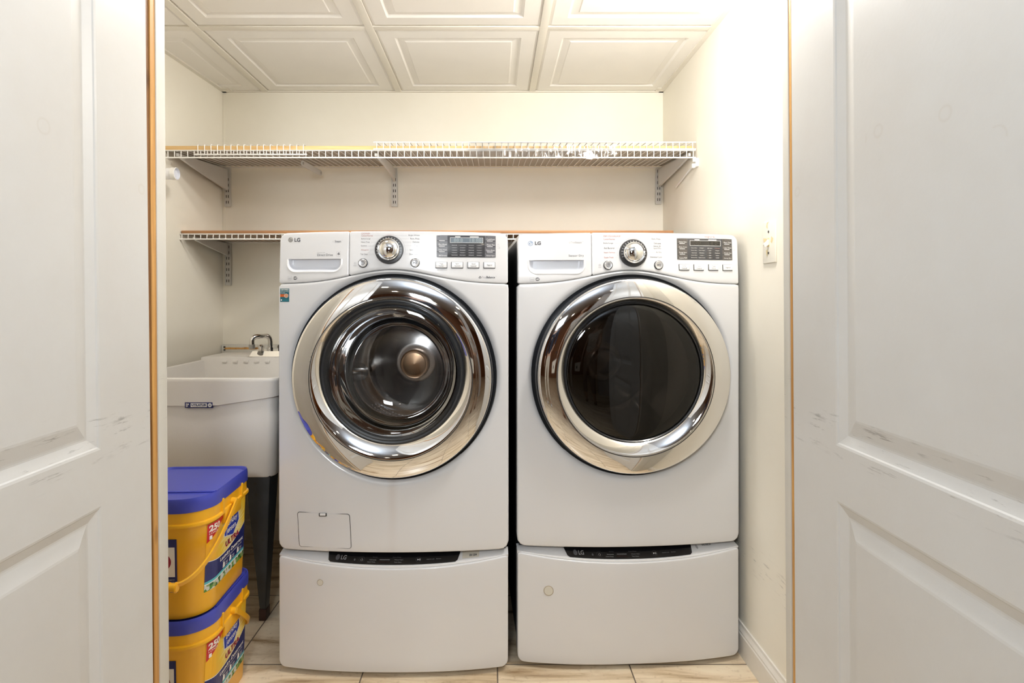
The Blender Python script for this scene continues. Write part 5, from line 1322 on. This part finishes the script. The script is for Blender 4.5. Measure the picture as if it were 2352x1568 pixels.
# ================================================================== DETERGENT BUCKETS
def bucket(loc, rz, label, handle_back, first=None):
    t = empty('detergent_bucket', loc, rz, label, 'bucket', 'stacked detergent buckets')
    AY, RF = 0.140, 0.075
    def loop(s, z, n=10, rf=0.075, rb=0.030, ax=0.122, ay=0.140):
        pts = []
        for (sx, sy, r, a0) in ((1, -1, rf, -90), (1, 1, rb, 0), (-1, 1, rb, 90), (-1, -1, rf, 180)):
            cx_, cy_ = sx * (ax - r), sy * (ay - r)
            for i in range(n + 1):
                a = R(a0 + 90 * i / n); pts.append((cx_ + r * math.cos(a), cy_ + r * math.sin(a)))
        return [(x * s, y * s, z) for x, y in pts]
    def loft(prof, cap0=False, cap1=False, mb=None):
        mb = mb or MB(); rings = [loop(s, z) for s, z in prof]; n = len(rings[0]); vs = [p for r_ in rings for p in r_]; fs = []
        for i in range(len(rings) - 1):
            for j in range(n): fs.append((i * n + j, i * n + (j + 1) % n, (i + 1) * n + (j + 1) % n, (i + 1) * n + j))
        if cap0: fs.append(tuple(range(n)))
        if cap1: fs.append(tuple((len(rings) - 1) * n + j for j in range(n)))
        return mb.add(vs, fs)
    def wscale(z): return 0.935 + 0.055 * z / 0.235
    b = loft([(0.90, 0.003), (0.925, 0.0), (0.935, 0.006), (0.99, 0.232), (1.0, 0.234), (1.045, 0.233), (1.052, 0.237), (1.045, 0.241), (1.012, 0.243), (1.012, 0.286), (0.97, 0.286)], cap0=True)
    b.build('bucket_body', M['yellow'], t, angle=40)
    for yy in (-0.050, 0.075):
        b = MB(); b.box(0.118, 0.1290, yy - 0.004, yy + 0.004, 0.238, 0.276, 0.002); b.build('collar_rib', M['yellow'], t)
    b = loft([(1.012, 0.272), (1.028, 0.270), (1.032, 0.274), (1.032, 0.293), (1.026, 0.301), (1.015, 0.3055), (1.000, 0.3045), (0.985, 0.299), (0.975, 0.297)], cap1=True)
    ld = b.build('lid', M['blue'], t, angle=40)
    # rear flap of the lid, slightly raised, and its hinge line
    n = 8; ax, ay, rb = 0.116, 0.131, 0.03; fl = [(-ax, -0.062), (ax, -0.062)]
    for (sx, a0) in ((1, 0), (-1, 90)):
        cx_, cy_ = sx * (ax - rb), ay - rb
        for i in range(n + 1):
            a = R(a0 + 90 * i / n); fl.append((cx_ + rb * math.cos(a), cy_ + rb * math.sin(a)))
    b = MB(); b.prism([(x, y, 0.2965) for x, y in fl], (0, 0, 0.0045)); b.build('lid_flap', M['blue'], ld, smooth=False)
    b = MB(); b.tube([(-0.112, -0.064, 0.2985), (0.112, -0.064, 0.2985)], 0.003, 8); b.build('hinge_line', M['blue'], ld)
    # pivots and handle
    for xx in (0.119, -0.1285):
        b = MB(); b.box(xx, xx + 0.0095, -0.040, 0.066, 0.205, 0.240, 0.003); b.build('pivot_plate', M['yellow'], t)
    py_ = 0.013; pz_ = 0.247
    h = empty('handle'); h.parent = t
    for sx in (-1, 1):
        b = MB(); b.lathe([(0.009, sx * 0.1215), (0.009, sx * 0.135), (0.006, sx * 0.1375), (0.0004, sx * 0.1375)], 20, c=(py_, pz_), axis='x'); b.build('pivot_pin', M['yellow'], h)
    # arch swings about the pivots
    ang = R(200) if not handle_back else R(-34)
    pts = []; Rr = 0.242 if not handle_back else 0.215; n = 28
    for i in range(n + 1):
        a = PI * i / n; x = 0.138 * math.cos(a); x = 0.136 * (1 if math.cos(a) > 0 else -1) * abs(math.cos(a)) ** 0.45; d = Rr * math.sin(a) ** (0.75)
        if handle_back: dy, dz = d * math.cos(R(-38)), d * math.sin(R(-38))
        else: dy, dz = -d * math.cos(R(35)), -d * math.sin(R(35))
        sag = 0.012 * math.sin(a) * (1 if not handle_back else 0)
        pts.append((x, py_ + dy, pz_ + dz - sag * 0))
    b = MB()
    nn = len(pts); vs = []; fs = []
    dirv = Vector((0, pts[n // 2][1] - py_, pts[n // 2][2] - pz_)).normalized(); nrm = dirv.cross(Vector((1, 0, 0))).normalized()
    for i, p in enumerate(pts):
        p = Vector(p); tg = (Vector(pts[min(i + 1, n)]) - Vector(pts[max(i - 1, 0)])).normalized(); sd = tg.cross(nrm).normalized()
        for a_, b_ in ((1, 1), (-1, 1), (-1, -1), (1, -1)): vs.append(p + nrm * 0.0065 * a_ + sd * 0.0022 * b_)
    for i in range(nn - 1):
        for j in range(4): fs.append((i * 4 + j, i * 4 + (j + 1) % 4, (i + 1) * 4 + (j + 1) % 4, (i + 1) * 4 + j))
    fs += [(0, 1, 2, 3), ((nn - 1) * 4, (nn - 1) * 4 + 1, (nn - 1) * 4 + 2, (nn - 1) * 4 + 3)]
    b.add(vs, fs); b.build('handle_strap', M['yellow'], h, angle=50)
    b = MB(); mid = Vector(pts[n // 2])
    b.tube([mid + Vector((-0.076, 0, 0)), mid + Vector((0.076, 0, 0))], 0.0105, 14)
    for i in range(9): b.tube([mid + Vector((-0.074 + i * 0.018, 0, 0)), mid + Vector((-0.070 + i * 0.018, 0, 0))], 0.0125, 14)
    b.build('grip', M['yellow'], h)
    # artwork on the right-hand side
    def side(u, v, h_=0, off=0.0008):
        s = wscale(v); r = RF; yt = -(AY - r); y = u / s; x = 0.122
        if y < yt: x = 0.122 - r + math.sqrt(max(0, r * r - (yt - y) ** 2))
        if y > 0.110: x = 0.122 - 0.030 + math.sqrt(max(0, 0.030 ** 2 - (y - 0.110) ** 2))
        return (x * s + off, u, v)
    P = Print(lambda u, v, h_=0: side(u, v, 0, 0.0006 - h_))
    U0, U1 = -0.105, 0.118; n = 26
    def curve(u):
        q = (u - U0) / (U1 - U0); return 0.130 - 0.060 * q + 0.085 * q * q
    def strip(f0, f1, m, off):
        P.proj = lambda u, v, h_=0: side(u, v, 0, off)
        for i in range(n):
            a = U0 + (U1 - U0) * i / n; c_ = U0 + (U1 - U0) * (i + 1) / n
            P.poly([(a, f0(a)), (c_, f0(c_)), (c_, f1(c_)), (a, f1(a))], m)
    strip(lambda u: 0.052, lambda u: 0.227 if u < -0.05 or u > 0.08 else 0.205 + 0.0 * u, M['sun'], 0.0007)
    strip(lambda u: 0.053, lambda u: 0.070, M['foliage'], 0.0010)
    strip(lambda u: 0.070, lambda u: 0.0725, M['lwhite'], 0.0010); strip(lambda u: 0.0725, lambda u: 0.0785, M['teal'], 0.0010)
    strip(lambda u: 0.0785, lambda u: curve(u), M['navy'], 0.0010); strip(lambda u: curve(u), lambda u: curve(u) + 0.0018, M['lwhite'], 0.0011)
    P.proj = lambda u, v, h_=0: side(u, v, 0, 0.0012)
    for i in range(14):
        a = -0.104 + 0.078 * i / 14; c_ = -0.104 + 0.078 * (i + 1) / 14; lo_ = lambda u: 0.178 + 0.051 * (u + 0.104) / 0.078; hi_ = lambda u: 0.226 + 0.003 * (u + 0.104) / 0.078
        P.poly([(a, lo_(a)), (c_, lo_(c_)), (c_, hi_(c_)), (a, hi_(a))], M['red'])
    hexo = [(-0.031, 0.196), (0.012, 0.2075), (0.060, 0.2075), (0.067, 0.176), (0.030, 0.149), (-0.025, 0.164)]
    P.poly([((x - 0.016) * 1.09 + 0.016, (y - 0.181) * 1.09 + 0.181) for x, y in hexo], M['lwhite'])
    P.proj = lambda u, v, h_=0: side(u, v, 0, 0.0016)
    P.poly(hexo, M['logo_blue'])
    P.text('250', -0.100, -0.058, 0.205, 0.222, M['lwhite'], 0.04); P.text('LOADS', -0.099, -0.068, 0.198, 0.2035, M['lwhite']); P.rect(-0.098, -0.090, 0.185, 0.195, M['lwhite'])
    P.proj = lambda u, v, h_=0: side(u, v, 0, 0.0020)
    P.text('berkley', -0.018, 0.055, 0.180, 0.200, M['lwhite'], 0.01); P.text('jensen.', -0.015, 0.050, 0.160, 0.180, M['lwhite'], 0.01)
    P.text('ULTRA', -0.018, 0.070, 0.131, 0.147, M['dkred'], 0.03)
    P.text('Laundry Detergent', -0.050, 0.098, 0.1035, 0.1165, M['lwhite'], 0.02); P.text('GREAT FOR MULTI-PURPOSE USE', -0.035, 0.090, 0.0985, 0.1018, M['lwhite'])
    for u in (-0.034, 0.008, 0.058):
        P.poly([(u, 0.082), (u + 0.014, 0.082), (u + 0.012, 0.095), (u + 0.004, 0.097), (u + 0.001, 0.090)], M['lwhite']); P.text('clean', u + 0.018, u + 0.032, 0.088, 0.093, M['lwhite']); P.text('fresh', u + 0.018, u + 0.032, 0.082, 0.087, M['lwhite'])
    tag(P.build('side_label', t), 'printed yellow and navy side label')
    # front label
    def front(u, v, off=0.0008):
        s = wscale(v); r = RF; xt = 0.122 - r; x = u / s; y = -AY
        if abs(x) > xt: y = -(AY - r) - math.sqrt(max(0, r * r - (abs(x) - xt) ** 2))
        return (u, y * s - off, v)
    P = Print(lambda u, v, h_=0: front(u, v))
    for i in range(16):
        a = -0.050 + 0.100 * i / 16; c_ = a + 0.100 / 16; P.poly([(a, 0.070), (c_, 0.070), (c_, 0.205), (a, 0.205)], M['navy'])
    P.proj = lambda u, v, h_=0: front(u, v, 0.0012)
    for i in range(16):
        a = -0.045 + 0.090 * i / 16; c_ = a + 0.090 / 16; P.poly([(a, 0.110), (c_, 0.110), (c_, 0.185), (a, 0.185)], M['lwhite'])
    P.proj = lambda u, v, h_=0: front(u, v, 0.0016)
    P.disc(0.014, 0.148, 0.022, M['dkred'])
    for i in range(5): P.text('Directions for use of this detergent', -0.044, 0.044, 0.101 - i * 0.006, 0.1045 - i * 0.006, M['lwhite'])
    tag(P.build('front_label', t), 'navy bordered front label with white text field')
    return t
bucket((-0.850, 1.553, 0.0), R(1.5), 'yellow detergent bucket with blue lid standing on the floor, its handle folded back', True)
bucket((-0.850, 1.551, 0.3045), R(2.5), 'yellow detergent bucket with blue lid stacked on top, handle hanging in front', False)

# ================================================================== THE TWO PEOPLE IN THE ROOM (seen in the chrome)
def skin(name, nodes, edges, m, parent, sub=2, root=0):
    me = bpy.data.meshes.new(name); me.from_pydata([n[0] for n in nodes], edges, []); me.materials.append(m)
    o = bpy.data.objects.new(name, me); C.objects.link(o); o.parent = parent
    md = o.modifiers.new('skin', 'SKIN'); md.use_smooth_shade = True
    sv = me.skin_vertices[0].data
    for i, n in enumerate(nodes):
        r = n[1]; sv[i].radius = r if isinstance(r, tuple) else (r, r); sv[i].use_root = (i == root)
    sb = o.modifiers.new('sub', 'SUBSURF'); sb.levels = sub; sb.render_levels = sub
    return o
def person(loc, rz, H, label, top_m, leg_m, shoe_m, hair_m, skin_m, woman=False):
    t = empty('person', loc, rz, label, 'person')
    k = H / 1.78
    S = lambda x, y, z: (x * k, y * k, z * k)
    sw = 0.19 if not woman else 0.165; hwid = 0.095
    # body: pelvis, spine, neck, limbs, hands with fingers
    n = [(S(0, 0, 0.95), (0.125 * k, 0.10 * k)), (S(0, 0, 1.10), (0.115 * k, 0.085 * k)), (S(0, 0.01, 1.28), (0.135 * k, 0.095 * k)), (S(0, 0, 1.43), (0.10 * k, 0.075 * k)), (S(0, 0.005, 1.50), 0.052 * k), (S(0, 0.015, 1.57), 0.05 * k)]
    e = [(0, 1), (1, 2), (2, 3), (3, 4), (4, 5)]
    def add(p, r, par): n.append((S(*p), tuple(q * k for q in r) if isinstance(r, tuple) else r * k)); e.append((par, len(n) - 1)); return len(n) - 1
    for sx in (-1, 1):
        a = add((sx * sw, 0, 1.42), 0.052, 3); b_ = add((sx * (sw + 0.05), -0.02, 1.15), 0.04, a)
        if sx < 0: w_ = add((sx * (sw + 0.06), 0.10, 0.93), 0.026, b_); pd = Vector((0.0, 0.35, -0.94))
        else: w_ = add((sx * (sw + 0.04), 0.20, 1.06), 0.026, b_); pd = Vector((-0.15, 0.92, -0.30))
        pd.normalize(); P0 = Vector((sx * (sw + (0.06 if sx < 0 else 0.04)), 0.10 if sx < 0 else 0.20, 0.93 if sx < 0 else 1.06))
        sd = Vector((0, 1, 0.4)).cross(pd).normalized(); sd = pd.cross(Vector((sx, 0, 0))).normalized()
        pl_ = add(tuple(P0 + pd * 0.05), (0.030, 0.018), w_)
        for f in range(4):
            off = sd * (f - 1.5) * 0.020; ln = (0.072, 0.082, 0.076, 0.060)[f]
            k1 = add(tuple(P0 + pd * 0.095 + off), 0.0095, pl_); curl = Vector((-sx, 0, 0)) * 0.012
            k2 = add(tuple(P0 + pd * (0.095 + ln * 0.55) + off + curl), 0.0085, k1); add(tuple(P0 + pd * (0.095 + ln) + off + curl * 2.4), 0.007, k2)
        th = add(tuple(P0 + pd * 0.045 + sd * -0.038), 0.0105, pl_); add(tuple(P0 + pd * 0.085 + sd * -0.055), 0.009, th)
        h_ = add((sx * hwid, 0, 0.86), 0.078, 0); kn = add((sx * (hwid + 0.01), 0.01 + (0.03 if sx > 0 else 0), 0.49), 0.052, h_); an = add((sx * (hwid + 0.02), -0.02, 0.09), 0.034, kn)
        add((sx * (hwid + 0.025), 0.10, 0.035), (0.036, 0.024), an)
    skin('body', n, e, skin_m, t)
    # head with face
    hd = empty('head_group'); C.objects.unlink(hd); bpy.data.objects.remove(hd)
    bm = bmesh.new(); bmesh.ops.create_uvsphere(bm, u_segments=32, v_segments=24, radius=1)
    for v in bm.verts:
        x, y, z = v.co; w_ = 1 - 0.22 * max(0, -z) ** 1.3
        fy = y
        if y > 0: fy = y * (0.96 + 0.02 * z)
        nose = 0.22 * math.exp(-((x / 0.16) ** 2 + ((z + 0.10) / 0.22) ** 2)) if y > 0 else 0
        brow = 0.05 * math.exp(-(((z - 0.18) / 0.10) ** 2)) if y > 0 else 0
        eye = -0.07 * sum(math.exp(-(((x - q) / 0.16) ** 2 + ((z - 0.02) / 0.10) ** 2)) for q in (-0.38, 0.38)) if y > 0 else 0
        mouth = 0.05 * math.exp(-((x / 0.3) ** 2 + ((z + 0.47) / 0.07) ** 2)) if y > 0 else 0
        chin = 0.06 * math.exp(-((x / 0.3) ** 2 + ((z + 0.78) / 0.15) ** 2)) if y > 0 else 0
        v.co = Vector((x * 0.076 * w_, (fy + nose + brow + eye + mouth + chin) * 0.094, z * 0.118)) * k + Vector((0, 0.02 * k, 1.665 * k))
    for sx in (-1, 1):
        r_ = bmesh.ops.create_uvsphere(bm, u_segments=12, v_segments=8, radius=1)
        for v in r_['verts']: v.co = Vector((sx * 0.078 + v.co.x * 0.010, 0.015 + v.co.y * 0.018, 1.66 + v.co.z * 0.030)) * k
    me = bpy.data.meshes.new('head'); bm.to_mesh(me); bm.free(); me.materials.append(skin_m)
    for p in me.polygons: p.use_smooth = True
    hd = bpy.data.objects.new('head', me); C.objects.link(hd); hd.parent = t
    for sx in (-1, 1):
        b = MB(); b.lathe([(0.0003, 0.012), (0.008, 0.0095), (0.0115, 0.002), (0.012, -0.004)], 16, c=(sx * 0.029, 1.667), axis='y', org=(0, 0.092, 0)); o = b.build('eye', mat('eye_white', (0.75, 0.73, 0.70), 0.2), hd); o.scale = (k, k, k)
        b = MB(); b.lathe([(0.0003, 0.0125), (0.0045, 0.0120)], 12, c=(sx * 0.029, 1.667), axis='y', org=(0, 0.092, 0)); o = b.build('iris', M['slot'], hd); o.scale = (k, k, k)
    # hair
    bm = bmesh.new(); bmesh.ops.create_uvsphere(bm, u_segments=28, v_segments=20, radius=1)
    dl_ = [v for v in bm.verts if (v.co.z < (0.28 if v.co.y > 0.15 else -0.45 if not woman else -1.1))]
    bmesh.ops.delete(bm, geom=dl_, context='VERTS')
    for v in bm.verts:
        f = 1.09 + 0.03 * noise.noise(v.co * 6); x, y, z = v.co * f
        if woman and y <= 0.15: z = z * 1.0 - (0.9 if z < -0.3 else 0) * 0.3
        v.co = Vector((x * 0.079, y * 0.094 - 0.002, z * 0.120)) * k + Vector((0, 0.018 * k, 1.672 * k))
    me = bpy.data.meshes.new('hair'); bm.to_mesh(me); bm.free(); me.materials.append(hair_m)
    for p in me.polygons: p.use_smooth = True
    o = bpy.data.objects.new('hair', me); C.objects.link(o); o.parent = t
    sl = o.modifiers.new('thick', 'SOLIDIFY'); sl.thickness = 0.008
    # shirt
    c = 0.016
    n = [(S(0, 0, 0.93), ((0.150) * k, 0.120 * k)), (S(0, 0, 1.10), ((0.135) * k, 0.105 * k)), (S(0, 0.01, 1.28), (0.150 * k, 0.112 * k)), (S(0, 0, 1.42), (0.115 * k, 0.088 * k)), (S(0, 0.002, 1.49), 0.064 * k)]
    e = [(0, 1), (1, 2), (2, 3), (3, 4)]
    for sx in (-1, 1):
        a = add((sx * sw, 0, 1.415), 0.066, 3)
        if woman: add((sx * (sw + 0.018), -0.008, 1.32), 0.055, a)
        else:
            b_ = add((sx * (sw + 0.05), -0.02, 1.15), 0.054, a); q = (sx * (sw + 0.058), 0.085, 0.965) if sx < 0 else (sx * (sw + 0.042), 0.17, 1.07)
            add(q, 0.040, b_)
    skin('shirt', n, e, top_m, t)
    # trousers
    n = [(S(0, 0, 0.985), (0.130 * k, 0.105 * k)), (S(0, 0, 0.90), (0.135 * k, 0.108 * k))]; e = [(0, 1)]
    for sx in (-1, 1):
        h_ = add((sx * hwid, 0, 0.80), 0.092, 1); kn = add((sx * (hwid + 0.01), 0.01 + (0.03 if sx > 0 else 0), 0.49), 0.072, h_)
        add((sx * (hwid + 0.02), -0.015, 0.20 if woman else 0.10), 0.060, kn)
    skin('trousers', n, e, leg_m, t)
    for sx in (-1, 1):
        n = [(S(sx * (hwid + 0.02), -0.045, 0.045), (0.040 * k, 0.040 * k)), (S(sx * (hwid + 0.025), 0.05, 0.040), (0.044 * k, 0.034 * k)), (S(sx * (hwid + 0.028), 0.15, 0.030), (0.042 * k, 0.026 * k))]
        skin('shoe', n, [(0, 1), (1, 2)], shoe_m, t)
    return t
sk1 = mat('skin_light', (0.62, 0.40, 0.30), 0.5); sk2 = mat('skin_tan', (0.42, 0.25, 0.17), 0.5)
knit = mat('patterned_knit', (0.70, 0.66, 0.60), 0.7, var=0.75, vscale=45)
person((-0.42, -0.75, 0), R(-6), 1.80, 'person in a navy polo shirt and light trousers standing in the room', mat('navy_polo', (0.012, 0.016, 0.035), 0.7), mat('light_chinos', (0.62, 0.58, 0.52), 0.8), mat('white_sneaker', (0.7, 0.7, 0.7), 0.5), mat('dark_hair', (0.03, 0.02, 0.015), 0.5), sk1)
wp = person((0.52, -0.95, 0), R(12), 1.66, 'person in a patterned white top and brown cropped trousers with a white handbag', knit, mat('brown_trousers', (0.22, 0.15, 0.11), 0.8), mat('brown_sandal', (0.20, 0.09, 0.05), 0.5), mat('brown_hair', (0.08, 0.04, 0.02), 0.5), sk2, True)
hb = empty('handbag', (0.52 - 0.40, -0.86, 0.60), R(12), 'white leather handbag with black stripes on the arm of the person in the patterned top', 'handbag')
b = MB(); b.prism([(-0.12, -0.05, 0), (0.12, -0.05, 0), (0.15, -0.05, 0.17), (-0.15, -0.05, 0.17)], (0, 0.09, 0)); b.build('bag_body', mat('bag_white', (0.75, 0.72, 0.66), 0.4), hb, smooth=False)
b = MB(); b.tube([(0.11 * math.cos(PI * i / 14), -0.005, 0.17 + 0.13 * math.sin(PI * i / 14)) for i in range(15)], 0.008, 8); b.build('bag_handle', M['rubber'], hb)
b = MB(); b.lathe([(0.028, 0.0415), (0.0003, 0.0425)], 20, c=(0, 0.08), axis='y'); b.build('clasp', M['slot'], hb)
# white pillar in the room to the right
b = MB(); b.box(0.86, 1.12, -1.95, -1.70, 0, 2.36); st(b.build('trim_5', M['room_ceil'], smooth=False))
